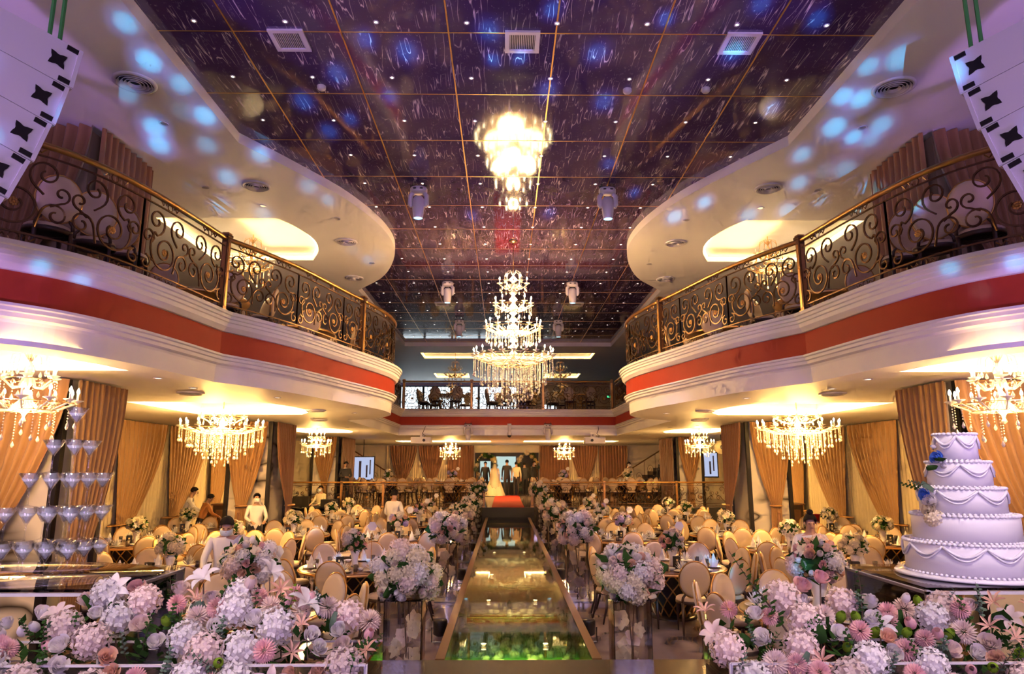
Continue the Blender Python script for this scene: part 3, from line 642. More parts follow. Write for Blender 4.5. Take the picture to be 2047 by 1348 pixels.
for s, side in ((-1, 'left'), (1, 'right')):
    for j, (x, y) in enumerate(((4.55, 8.7), (4.6, 9.8), (3.85, 11.2), (3.3, 14.5), (4.6, 16.0), (5.2, 18.9), (4.7, 20.0), (4.6, 24.2))): downlight(s * x, y, Z_LOW - 0.001, 'small recessed downlight under the %s balcony, number %s from the stage' % (side, ('one', 'two', 'three', 'four', 'five', 'six', 'seven', 'eight')[j]), 'downlights under the balconies')
    for j, (x, y) in enumerate(((4.65, 8.4), (4.35, 11.3), (5.0, 10.5), (3.2, 11.9), (3.1, 14.7))): downlight(s * x, y, Z_SOF - 0.001, 'small unlit recessed downlight in the %s upper soffit, number %s from the stage' % (side, ('one', 'two', 'three', 'four', 'five')[j]), 'downlights in the upper soffit')
sd = MB().lathe([(0.0, -0.05), (0.04, -0.05), (0.055, -0.03), (0.055, 0)], 14).mesh('smoke_detector', M['head_white'], True)
for x, y, lab in ((-2.4, 7.72, 'left part of'), (1.38, 7.75, 'centre of'), (2.35, 7.72, 'right part of')): tag(O('smoke_detector', sd, None, (x, y, Z_CEIL)), 'round white smoke detector on the %s the dark ceiling' % lab, 'detector')
# moving head beam lights
def moving_head(x, y, z, label, sc=1.0, tilt=0.0):
    t = thing('moving_head_light', label, 'stage light', (x, y, z), 0, 'white moving head lights', sc)
    MB().box((0, 0, -0.06), (0.30, 0.05, 0.03)).box((-0.1, 0, -0.02), (0.02, 0.03, 0.06)).box((0.1, 0, -0.02), (0.02, 0.03, 0.06)).build('clamp', M['dark'], t)
    MB().lathe([(0.0, -0.085), (0.14, -0.085), (0.155, -0.11), (0.155, -0.17), (0.10, -0.20), (0.0, -0.20)], 20, sy=0.75).build('base', M['head_white'], t, True)
    for s in (-1, 1): MB().box((s * 0.06, -0.112, -0.135), (0.05, 0.012, 0.025)).build('display', M['dark'], t)
    for s in (-1, 1):
        MB().tube([(s * 0.10, 0, -0.19), (s * 0.145, 0, -0.24), (s * 0.145, 0, -0.40), (s * 0.12, 0, -0.45)], [0.04, 0.045, 0.045, 0.03], 8).build('yoke_arm', M['head_white'], t, True)
    h = MB().lathe([(0.0, -0.25), (0.07, -0.26), (0.105, -0.31), (0.11, -0.45), (0.095, -0.60), (0.085, -0.66), (0.08, -0.665)], 18).build('head', M['head_white'], t, True)
    MB().lathe([(0.0, -0.655), (0.08, -0.655)], 16).build('lens', M['lens_blue'], h)
for s, side in ((-1, 'left'), (1, 'right')):
    for j, y in enumerate((10.65, 16.55, 21.1)):
        moving_head(s * 1.56, y, Z_CEIL, 'white moving head light hanging %s of centre, %s from the stage' % (side, ('first', 'second', 'third')[j]), 0.92)
    moving_head(s * 1.45, 25.0, 3.86, 'white moving head light on the rear balcony fascia, %s of centre' % side, 0.95)
    # projector
    t = thing('projector', 'white ceiling projector under the rear balcony, %s of centre' % side, 'projector', (s * 3.12, 24.93, 3.2), 0, 'projectors')
    MB().box((0, 0, 0), (0.72, 0.55, 0.22)).box((0, -0.29, -0.02), (0.66, 0.04, 0.16)).build('case', M['head_white'], t)
    MB().lathe([(0.05, 0), (0.05, 0.05), (0.0, 0.05)], 12).build('lens', M['dark'], t, loc=(-0.12 * s, -0.31, 0.0), rot=(PI / 2, 0, 0))
    MB().box((0, 0.16, 0.20), (0.05, 0.30, 0.05)).box((0, 0.02, 0.15), (0.05, 0.05, 0.14)).box((0, 0.305, 0.20), (0.2, 0.03, 0.2)).box((0, 0, 0.12), (0.74, 0.02, 0.02)).build('mount', M['head_white'], t)
    MB().tube([(0.1, -0.2, 0.10), (0.16, -0.25, 0.16), (0.06, -0.27, 0.24), (0.12, -0.3, 0.38), (0.14, -0.1, 0.50)], 0.012, 5).build('cable', M['dark'], t, True)
t = thing('dome_camera', 'small dome camera hanging under the rear balcony', 'camera', (0.05, 25.17, 3.4))
MB().lathe([(0.0, 0.42), (0.075, 0.42), (0.06, 0.2), (0.05, 0.12), (0.09, 0.08), (0.09, 0.0)], 14).build('housing', M['head_white'], t, True); MB().ball((0, 0, -0.01), 0.075, 12, 8).build('dome', M['black'], t, True)

# ------------------------------------------------------------------ banquet chairs, tables and settings
def oval(a, c, n): return [(a * math.cos(2 * PI * i / n), c * math.sin(2 * PI * i / n)) for i in range(n)]
TILT = math.radians(9)
def back_xf(x, y, z):      # backrest frame: oval stands at the rear of the seat, leaning back
    return (x, -0.215 + y * math.cos(TILT) - z * math.sin(TILT), 0.745 + z * math.cos(TILT) + y * math.sin(TILT))
def back_cushion(n):
    m = MB()
    for sgn in (1, -1):
        rings = [(1.0, 0.010), (0.97, 0.026), (0.80, 0.036), (0.45, 0.040)]
        vs = []
        for k, d in rings: vs += [back_xf(0.212 * k * math.cos(2 * PI * i / n), sgn * d, 0.245 * k * math.sin(2 * PI * i / n)) for i in range(n)]
        vs.append(back_xf(0, sgn * 0.041, 0)); fs = []
        for r in range(len(rings) - 1):
            for i in range(n):
                q = (r * n + i, r * n + (i + 1) % n, (r + 1) * n + (i + 1) % n, (r + 1) * n + i); fs.append(q if sgn < 0 else tuple(reversed(q)))
        c = len(vs) - 1
        for i in range(n): q = ((len(rings) - 1) * n + i, (len(rings) - 1) * n + (i + 1) % n, c); fs.append(q if sgn < 0 else tuple(reversed(q)))
        m.add(vs, fs)
    return m
def back_rim(n):
    return MB().tube([back_xf(0.218 * math.cos(2 * PI * i / n), 0, 0.251 * math.sin(2 * PI * i / n)) for i in range(n)], 0.0125, 5, closed=True)
def back_stay(s):
    return MB().tube([back_xf(s * 0.125, 0, -0.20), (s * 0.165, -0.19, 0.50), (s * 0.175, -0.18, 0.44)], [0.014, 0.019, 0.02], 6)
def seat_cush(n): return MB().lathe([(0.0, 0.505), (0.14, 0.503), (0.20, 0.492), (0.225, 0.47), (0.226, 0.445)], n, sx=1.0, sy=0.98)
def seat_ring(n): return MB().lathe([(0.215, 0.40), (0.232, 0.405), (0.232, 0.447), (0.0, 0.447)], n, sy=0.98)
def chair_leg(sx, sy):
    back = sy < 0
    return MB().tube([(sx * 0.165, sy * 0.155, 0.42), (sx * 0.17, sy * 0.165, 0.22), (sx * (0.185 if back else 0.172), sy * (0.23 if back else 0.17), 0.0)], [0.024, 0.020, 0.013], 6)
CM = dict(cush=back_cushion(20).mesh('backrest', M['seat'], True), rim=back_rim(24).mesh('back_rim', M['rail_gold'], True), seat=seat_cush(16).mesh('seat_cushion', M['seat'], True), ring=seat_ring(16).mesh('seat_frame', M['leg'], True),
          stay=[back_stay(s).mesh('back_stay', M['leg'], True) for s in (-1, 1)], legs=[chair_leg(sx, sy).mesh('leg', M['leg'], True) for sx in (-1, 1) for sy in (-1, 1)])
def chair_proto():
    t = thing('banquet_chair', 'x', 'chair')
    O('backrest', CM['cush'], t); O('back_rim', CM['rim'], t); O('seat_cushion', CM['seat'], t); O('seat_frame', CM['ring'], t)
    for q in CM['stay']: O('back_stay', q, t)
    for q in CM['legs']: O('leg', q, t)
    return t
far = MB(); far.join(back_cushion(12), mi=0); far.join(back_rim(12), mi=1); far.join(seat_cush(10), mi=0); far.join(seat_ring(10), mi=2)
for s in (-1, 1): far.join(back_stay(s), mi=2)
for sx in (-1, 1):
    for sy in (-1, 1): far.join(chair_leg(sx, sy), mi=2)
far_chair = far.mesh('banquet_chair', [M['seat'], M['rail_gold'], M['leg']], True)
PROTO = chair_proto(); PROTO_USED = [False]
def chair(x, y, z, face, label, group, near=True):
    """face: direction the sitter looks, radians from +x"""
    rz = face - PI / 2
    if not near:
        o = O('banquet_chair', far_chair, None, (x, y, z), (0, 0, rz)); return tag(o, label, 'chair', group)
    if not PROTO_USED[0]:
        PROTO_USED[0] = True; o = PROTO; o.location = (x, y, z); o.rotation_euler = (0, 0, rz); o['label'] = label; o['group'] = group; return o
    return clone(PROTO, (x, y, z), rz, label, group)
# table
RT = 0.83
top = MB().lathe([(0.0, 0.755), (RT - 0.01, 0.755), (RT, 0.748), (RT, 0.735)], 40).mesh('tabletop', M['wood'], False)
edge = MB().lathe([(RT + 0.002, 0.738), (RT + 0.012, 0.732), (RT + 0.006, 0.705), (RT - 0.03, 0.70), (0.0, 0.70)], 40).mesh('edge_band', M['gold_strip'], True)
lat = MB()
for k in range(14):
    for s in (-1, 1):
        a = 2 * PI * k / 14; b2 = a + s * 1.15
        lat.tube([((0.52 - 0.22 * t) * math.cos(a + (b2 - a) * t), (0.52 - 0.22 * t) * math.sin(a + (b2 - a) * t), 0.70 - 0.66 * t) for t in (0, 0.2, 0.4, 0.6, 0.8, 1)], 0.012, 4, cap=False)
lattice = lat.mesh('lattice_base', M['rail_gold']); core = MB().lathe([(0.44, 0.70), (0.24, 0.05)], 20).mesh('base_core', M['black'], True); foot = MB().lathe([(0.36, 0.0), (0.36, 0.03), (0.30, 0.05), (0, 0.05)], 24).mesh('foot', M['black'], True)
plate_m = MB().lathe([(0.0, 0.006), (0.08, 0.006), (0.125, 0.016), (0.13, 0.02), (0.125, 0.022), (0.08, 0.012), (0.0, 0.012)], 20).mesh('dinner_plate', M['china'], True)
bowl_m = MB().lathe([(0.02, 0.0), (0.03, 0.005), (0.055, 0.04), (0.052, 0.041), (0.028, 0.012), (0.0, 0.01)], 14).mesh('soup_bowl', M['china'], True)
tumb = MB().lathe([(0.0, 0.004), (0.03, 0.0), (0.036, 0.10), (0.033, 0.10), (0.027, 0.012), (0.0, 0.012)], 12).mesh('tumbler', M['smoke_glass'], True)
def lotus():
    m = MB()
    for lay, (n, tilt, L, w, z) in enumerate(((8, 0.95, 0.12, 0.042, 0.0), (7, 0.55, 0.13, 0.040, 0.01), (5, 0.22, 0.13, 0.036, 0.015))):
        for k in range(n):
            a = 2 * PI * (k + lay * 0.5) / n; ca, sa = math.cos(a), math.sin(a)
            def P(r, q, h): return (r * ca - q * sa, r * sa + q * ca, z + h)
            r1, h1 = 0.45 * L * math.sin(tilt) + 0.012, 0.45 * L * math.cos(tilt); r2, h2 = L * math.sin(tilt) + 0.012, L * math.cos(tilt)
            m.add([P(0.01, 0, 0), P(r1, w * 0.5, h1), P(r2, 0, h2 + 0.01), P(r1, -w * 0.5, h1), P(r1 - 0.012, 0, h1)], [(0, 1, 4), (1, 2, 4), (2, 3, 4), (3, 0, 4)])
    return m
nap1 = lotus().mesh('napkin', M['cloth'])
nap2 = MB().lathe([(0.055, 0.0), (0.05, 0.06), (0.028, 0.12), (0.012, 0.165), (0.0, 0.19)], 9).add([(0.02, 0, 0.09), (0.075, 0.015, 0.10), (0.05, 0.03, 0.03)], [(0, 1, 2)]).add([(-0.02, 0, 0.09), (-0.075, -0.015, 0.11), (-0.05, -0.03, 0.03)], [(0, 1, 2)]).mesh('napkin', M['cloth'])
card_m = MB().box((0, 0.022, 0.09), (0.105, 0.006, 0.18)).box((0, -0.022, 0.09), (0.105, 0.006, 0.18)).mesh('menu_card', M['black'])
cardprint = mat('gold_print', (0.75, 0.58, 0.28), 0.4)
cardp = MB().box((0, -0.0262, 0.125), (0.03, 0.001, 0.03)).box((0, -0.0262, 0.085), (0.05, 0.001, 0.006)).box((0, -0.0262, 0.068), (0.036, 0.001, 0.005)).mesh('print', cardprint)
hexm = MB().lathe([(0.0, 0.004), (0.078, 0.004), (0.078, -0.004), (0.0, -0.004)], 6).mesh('plaque', M['cloth']); hexs = MB().tube([(0, 0, 0), (0, 0, 0.50)], 0.006, 6).lathe([(0.05, 0), (0.05, 0.012), (0, 0.012)], 12).mesh('stand', M['gold'])

# ------------------------------------------------------------------ flowers
def fib(n, lo=-1.0, hi=1.0):
    return [(lambda z, a: Vector((math.sqrt(max(0, 1 - z * z)) * math.cos(a), math.sqrt(max(0, 1 - z * z)) * math.sin(a), z)))(hi - (hi - lo) * (i + 0.5) / n, i * 2.399963) for i in range(n)]
def frame(d):
    q = d.to_track_quat('Z', 'Y'); return q @ Vector((1, 0, 0)), q @ Vector((0, 1, 0))
def hydrangea(n=46):
    m = MB(); rr = random.Random(3)
    for d in fib(n, -0.75):
        u, v = frame(d); c = d * (0.85 + 0.15 * rr.random()); a0 = rr.random() * PI; s = 0.30
        for k in range(4):
            a = a0 + k * PI / 2; e = u * math.cos(a) + v * math.sin(a); f = v * math.cos(a) - u * math.sin(a)
            m.add([c, c + (e * 0.55 + f * 0.42) * s + d * 0.03, c + e * s * 1.05 + d * 0.09, c + (e * 0.55 - f * 0.42) * s + d * 0.03], [(0, 1, 2, 3)])
    m.ball((0, 0, 0), 0.8, 8, 5); return m
def rose(np_=17):
    m = MB()
    for k in range(np_):
        t = k / (np_ - 1); a0 = k * 2.4; r = 0.14 + 0.72 * t; h = 0.95 - 0.42 * t; w = 1.9 - 0.7 * t
        def fn(u, v, a0=a0, r=r, h=h, w=w, t=t):
            a = a0 + (u - 0.5) * w; rr = r * (0.35 + 0.65 * math.sin(min(1, v * 1.15) * PI / 2)) * (1 + 0.22 * t * max(0, v - 0.75) * 4 * 0.5); z = -0.45 + (h + 0.45) * v - 0.12 * t * max(0, v - 0.8) * 5 * (1 if True else 0) - 0.10 * (abs(u - 0.5) * 2) ** 2 * v
            return (rr * math.cos(a), rr * math.sin(a), z)
        m.grid(fn, 4, 4)
    return m
def pompom(n=150):
    m = MB()
    for d in fib(n, -0.8):
        u, v = frame(d); m.add([d * 0.35 + u * 0.03, d * 0.8 + u * 0.075, d * 1.06, d * 0.8 - u * 0.075, d * 0.35 - u * 0.03], [(0, 1, 2, 3, 4)])
    return m
def lily(n=6, wid=0.26, curl=0.6):
    m = MB()
    for k in range(n):
        a = 2 * PI * k / n; ca, sa = math.cos(a), math.sin(a)
        def fn(u, v, ca=ca, sa=sa, k=k):
            r = 0.06 + 1.0 * v; w = wid * math.sin(PI * min(0.97, 0.12 + v * 0.85)) * (u - 0.5) * 2; z = 0.45 * math.sin(v * PI * 0.62) - curl * 0.4 * v * v + 0.06 * (k % 2) + 0.10 * (abs(u - 0.5) * 2)
            return (r * ca - w * sa, r * sa + w * ca, z)
        m.grid(fn, 2, 5)
    return m
def bud():
    m = MB()
    for k in range(5):
        a0 = 2 * PI * k / 5
        m.grid(lambda u, v, a0=a0: ((0.12 + 0.42 * math.sin(PI * (0.15 + 0.75 * v))) * math.cos(a0 + (u - 0.5) * 1.6), (0.12 + 0.42 * math.sin(PI * (0.15 + 0.75 * v))) * math.sin(a0 + (u - 0.5) * 1.6), -0.5 + 1.4 * v), 3, 5)
    return m
def orchid():
    m = MB()
    for k in range(5):
        a = 2 * PI * k / 5 + 0.3; ca, sa = math.cos(a), math.sin(a)
        m.grid(lambda u, v, ca=ca, sa=sa: ((0.05 + v) * ca - 0.52 * math.sin(PI * (0.1 + 0.85 * v)) * (u - 0.5) * 2 * sa, (0.05 + v) * sa + 0.52 * math.sin(PI * (0.1 + 0.85 * v)) * (u - 0.5) * 2 * ca, 0.25 * v + 0.16 * math.cos(3 * u + 5 * v)), 3, 3)
    return m
def sprig(pairs=9, L=1.0, leaf=0.13):
    m = MB(); m.tube([(0, 0, 0), (0.03, 0, L * 0.35), (0.0, 0.02, L * 0.7), (0.05, 0.03, L)], [0.012, 0.010, 0.007, 0.004], 4, mi=1)
    for i in range(pairs):
        z = L * (0.15 + 0.85 * i / pairs); s = leaf * (1.15 - 0.6 * i / pairs); a = i * PI / 2
        for q in (0, PI):
            ca, sa = math.cos(a + q), math.sin(a + q)
            pts = [(0.05 * leaf, 0, 0)] + [(s * (0.55 + 0.5 * math.cos(t)), s * 0.45 * math.sin(t), s * 0.35) for t in (-2.2, -1.2, 0, 1.2, 2.2)]
            m.add([(x * ca - y * sa, x * sa + y * ca, z + h) for x, y, h in pts], [(0, 1, 2, 3, 4, 5)])
    return m
def bigleaf():
    m = MB(); m.grid(lambda u, v: ((u - 0.5) * 0.85 * math.sin(PI * (0.06 + 0.9 * v)) , 0.14 * math.sin(v * 2.6) - 0.28 * abs(u - 0.5) + 0.05, v), 4, 6); return m
FT = dict(hyd=hydrangea(), hyd2=hydrangea(26), rose=rose(), rose2=rose(9), pom=pompom(), lily=lily(), star=lily(7, 0.13, 0.2), bud=bud(), orchid=orchid(), sprig=sprig(), leaf=bigleaf(), fern=sprig(13, 1.0, 0.10))
FN = dict(hyd='hydrangea_head', hyd2='hydrangea_head', rose='rose', rose2='rose', pom='chrysanthemum', lily='lily', star='star_flower', bud='flower_bud', orchid='orchid', sprig='eucalyptus_sprig', leaf='leaf', fern='leaf_sprig')
FM = {}
def fmesh(kind, col):
    if (kind, col) not in FM: FM[(kind, col)] = FT[kind].mesh(FN[kind], [M[col], M['stem']] if kind in ('sprig', 'fern') else M[col], kind in ('rose', 'bud', 'lily', 'leaf', 'orchid'))
    return FM[(kind, col)]
def bloom(parent, kind, col, loc, d, s, roll=0.0):
    q = Vector(d).to_track_quat('Z', 'Y') @ Quaternion((0, 0, 1), roll)
    return O(FN[kind], fmesh(kind, col), parent, loc, q, s)
def core_foliage(parent, c, r, seed, n=60):
    m = MB(); rr = random.Random(seed)
    for d in fib(n, -0.85):
        u, v = frame(d); a = rr.random() * PI * 2; e = u * math.cos(a) + v * math.sin(a); f = v * math.cos(a) - u * math.sin(a); p = d * rr.uniform(0.72, 0.98)
        m.add([Vector(c) + Vector((q.x * r[0], q.y * r[1], q.z * r[2])) for q in (p, p + (e * 0.5 + f * 0.22) * 0.7 + d * 0.05, p + e * 0.75 + d * 0.18, p + (e * 0.5 - f * 0.22) * 0.7 + d * 0.05)], [(0, 1, 2, 3)])
    m.ball(c, [q * 0.72 for q in r], 10, 6)
    o = m.build('foliage', M['green'], parent); o['kind'] = 'stuff'; return o
def bouquet(parent, c, r, n, pal, seed, size=0.09, low=-0.45, small=False, leaves=10):
    rr = random.Random(seed); core_foliage(parent, c, r, seed, 24 if small else 50)
    for d in fib(n, low):
        d = (d + Vector((rr.uniform(-.18, .18), rr.uniform(-.18, .18), rr.uniform(-.12, .12)))).normalized()
        kind, col, sc = rr.choice(pal); 
        if small and kind in ('hyd', 'rose'): kind += '2'
        p = (c[0] + d.x * r[0] * rr.uniform(0.88, 1.06), c[1] + d.y * r[1] * rr.uniform(0.88, 1.06), c[2] + d.z * r[2] * rr.uniform(0.88, 1.06))
        bloom(parent, kind, col, p, d, size * sc * rr.uniform(0.85, 1.15), rr.random() * 6)
    for i in range(leaves):
        a = rr.random() * 2 * PI; d = Vector((math.cos(a), math.sin(a), rr.uniform(-0.5, 0.7))).normalized()
        p = (c[0] + d.x * r[0] * 0.85, c[1] + d.y * r[1] * 0.85, c[2] + d.z * r[2] * 0.85)
        bloom(parent, rr.choice(('sprig', 'leaf')), 'green', p, d, r[0] * rr.uniform(0.4, 0.6), rr.random() * 6)
PAL_PINK = [('hyd', 'p_blush', 1.15), ('hyd', 'p_white', 1.1), ('rose', 'p_peach', 0.8), ('rose', 'p_white', 0.75), ('rose', 'p_blush', 0.8), ('rose', 'p_pink', 0.7), ('bud', 'p_white', 0.7), ('orchid', 'p_ivory', 0.9)]
PAL_AISLE = [('hyd', 'p_white', 1.15), ('hyd', 'p_blush', 1.2), ('hyd', 'p_ivory', 1.1), ('rose', 'p_peach', 0.75), ('rose', 'p_blush', 0.75), ('rose', 'p_white', 0.7), ('bud', 'p_white', 0.55), ('lily', 'p_ivory', 0.9)]
PAL_GOLD = [('orchid', 'p_ivory', 1.0), ('rose', 'p_ivory', 0.8), ('hyd', 'p_ivory', 1.0), ('lily', 'p_white', 1.0)]
PAL_LILAC = [('hyd', 'p_lilac', 1.0), ('rose', 'p_pink', 0.8), ('lily', 'p_blush', 1.0), ('rose', 'p_peach', 0.8), ('hyd', 'p_white', 1.0)]
vase_m = MB().lathe([(0.0, 0.0), (0.055, 0.0), (0.062, 0.02), (0.045, 0.10), (0.07, 0.20), (0.085, 0.24), (0.08, 0.24), (0.06, 0.19)], 16).mesh('vase', M['cloth'], True)
HOURS = ['twelve', 'one', 'two', 'three', 'four', 'five', 'six', 'seven', 'eight', 'nine', 'ten', 'eleven']
def dining(x, y, z, desc, near, kind, seed, nchair=10, rot=0.0, detail=True, skip=()):
    rr = random.Random(seed)
    t = thing('round_dining_table', 'round brown table with gilt edge, ' + desc, 'table', (x, y, z), 0, 'round banquet tables')
    O('tabletop', top, t); O('edge_band', edge, t); O('lattice_base', lattice, t); O('base_core', core, t); O('foot', foot, t)
    for k in range(nchair):
        if k in skip: continue
        a = rot + 2 * PI * (k + 0.5) / nchair + rr.uniform(-0.05, 0.05); rc = RT + 0.20 + rr.uniform(-0.03, 0.05)
        cx, cyy = x + rc * math.cos(a), y + rc * math.sin(a)
        h = HOURS[int(round(((PI / 2 - a) % (2 * PI)) / (2 * PI) * 12)) % 12]
        chair(cx, cyy, z, a + PI + rr.uniform(-0.06, 0.06), 'cream oval-back chair at %s o\'clock of the %s' % (h, desc), 'chairs around the round tables', near)
        if detail:
            rp = RT - 0.19; px, py = x + rp * math.cos(a), y + rp * math.sin(a)
            tag(O('dinner_plate', plate_m, None, (px, py, z + 0.7555)), 'white plate at %s o\'clock on the %s' % (h, desc), 'plate', 'dinner plates')
            tag(O('folded_napkin', nap1 if rr.random() < 0.6 else nap2, None, (px, py, z + 0.768), (0, 0, rr.random() * 6), rr.uniform(0.92, 1.1)), 'white folded napkin on the plate at %s o\'clock, %s' % (h, desc), 'napkin', 'folded napkins')
            a2 = a + 0.30; tag(O('tumbler', tumb, None, (x + (rp - 0.06) * math.cos(a2), y + (rp - 0.06) * math.sin(a2), z + 0.7555)), 'smoked glass tumbler at %s o\'clock on the %s' % (h, desc), 'glass', 'smoked tumblers')
            if near:
                a3 = a - 0.24; tag(O('soup_bowl', bowl_m, None, (x + (rp - 0.13) * math.cos(a3), y + (rp - 0.13) * math.sin(a3), z + 0.7555)), 'small white bowl at %s o\'clock on the %s' % (h, desc), 'bowl', 'soup bowls')
    # centrepiece
    if detail or kind:
        pal = {'pink': PAL_PINK, 'gold': PAL_GOLD, 'lilac': PAL_LILAC}[kind]
        v = thing('table_bouquet', {'pink': 'pink and white rose bouquet in a white vase, ', 'gold': 'ivory flower bouquet in a white vase, ', 'lilac': 'lilac and peach bouquet in a white vase, '}[kind] + desc, 'flowers', (x + 0.02, y, z + 0.7555), 0, 'table bouquets')
        big = desc.startswith('first') and kind == 'pink'
        if big: O('vase', vase_m, v, (0, 0, 0), None, 1.35); bouquet(v, (0, 0, 0.50), (0.25, 0.25, 0.23), 46, pal, seed, 0.085, -0.6, False, 10)
        else: O('vase', vase_m, v); bouquet(v, (0, 0, 0.36), (0.17, 0.17, 0.15), 16 if near else 11, pal, seed, 0.075, -0.5, not near, 4 if near else 2)
        c = O('menu_card', card_m, None, (x - 0.05 + rr.uniform(-0.1, 0.1), y - 0.30, z + 0.7555), (0, 0, rr.uniform(-0.5, 0.5))); tag(c, 'black menu card standing on the ' + desc, 'card', 'menu cards'); O('print', cardp, c)
        if kind != 'gold':
            s_ = O('table_number_sign', hexs, None, (x + 0.22, y + 0.30, z + 0.7555)); tag(s_, 'white hexagonal table sign on a stand, ' + desc, 'sign', 'table signs'); O('plaque', hexm, s_, (0, 0, 0.58), (PI / 2, 0, 0))
TAB = []
for s, side in ((-1, 'left'), (1, 'right')):
    TAB += [(s * 2.95 if s < 0 else 3.3, 7.85, 'first %s runway-side table' % side, True, 'pink'), (s * 2.5, 11.2, 'second %s runway-side table' % side, True, 'pink'), (s * 2.45, 15.4, 'third %s runway-side table' % side, True, 'lilac'), (s * 2.5, 19.3, 'fourth %s runway-side table' % side, False, 'lilac'), (s * 2.6, 22.9, 'fifth %s runway-side table' % side, False, 'pink'),
            (s * 5.1, 10.6, 'first %s mid-column table' % side, True, 'gold'), (s * 5.25, 13.35, 'second %s mid-column table' % side, True, 'gold'), (s * 5.0, 16.3, 'third %s mid-column table' % side, True, 'gold'), (s * 5.1, 20.2, 'fourth %s mid-column table' % side, False, 'gold'), (s * 5.2, 22.85, 'fifth %s mid-column table' % side, False, 'gold'),
            (s * 7.65, 14.5, 'first %s wall-side table' % side, True, 'gold'), (s * 7.88, 17.3, 'second %s wall-side table' % side, True, 'gold')]
TAB += [(7.9, 21.6, 'third right wall-side table', False, 'gold')]
SKIP = {'second left wall-side table': (0, 9, 4, 5), 'second right wall-side table': (0, 9, 4, 5), 'third right wall-side table': (0, 9), 'third left mid-column table': (4, 5), 'third right mid-column table': (0, 9)}
for i, (x, y, d, near, k) in enumerate(TAB): dining(x, y, 0.0, d, near, k, 100 + i, rot=0.0, skip=SKIP.get(d, ()))
for i, (x, d) in enumerate(((-2.25, 'dais table left of the red carpet'), (-4.85, 'dais table far left by the stair'), (2.25, 'dais table right of the red carpet'), (4.85, 'dais table far right by the stair'))):
    dining(x, 28.2, 0.85, d, False, 'lilac' if abs(x) < 3 else 'gold', 200 + i)

# ------------------------------------------------------------------ chandeliers
bulb_m = MB().lathe([(0.0, 0.0), (0.010, 0.005), (0.017, 0.022), (0.012, 0.045), (0.0, 0.068)], 8).mesh('flame_bulb', M['bulb'], True)
candle_m = MB().lathe([(0.011, 0.0), (0.011, 0.075), (0.0, 0.075)], 8).mesh('candle', M['cloth'], True)
cup_m = MB().lathe([(0.012, -0.03), (0.018, -0.012), (0.060, 0.004), (0.062, 0.012), (0.02, 0.004), (0.0, 0.004)], 12).mesh('crystal_cup', M['crystal'], True)
def drop_mesh(L, n=6, r=0.016):
    m = MB(); k = max(1, int((L - 0.06) / 0.030))
    for i in range(k):
        z = -0.015 - i * 0.030; m.lathe([(0.0, z + 0.011), (0.0085, z), (0.0, z - 0.011)], 5)
    zb = -k * 0.030 - 0.01; m.lathe([(0.0, zb), (r * 0.45, zb - 0.018), (r, zb - 0.045), (r * 0.7, zb - 0.062), (0.0, zb - 0.075)], n)
    return m
DROPS = {}
def drop(L, mm):
    key = (round(L / 0.06), mm)
    if key not in DROPS: DROPS[key] = drop_mesh(key[0] * 0.06, r=0.019).mesh('crystal_drop', M[mm])
    return DROPS[key]
def arm_mesh(R, rise, metal):
    return MB().tube([(0.05, 0, 0.02), (R * 0.30, 0, -0.075), (R * 0.58, 0, -0.085), (R * 0.82, 0, -0.03), (R * 0.97, 0, 0.0), (R, 0, 0.03)], [0.012, 0.012, 0.011, 0.010, 0.010, 0.012], 6).tube(
        [(R * 0.55, 0, -0.08), (R * 0.62, 0, -0.03), (R * 0.56, 0, 0.0), (R * 0.50, 0, -0.03)], 0.007, 5).mesh('arm', metal, True)
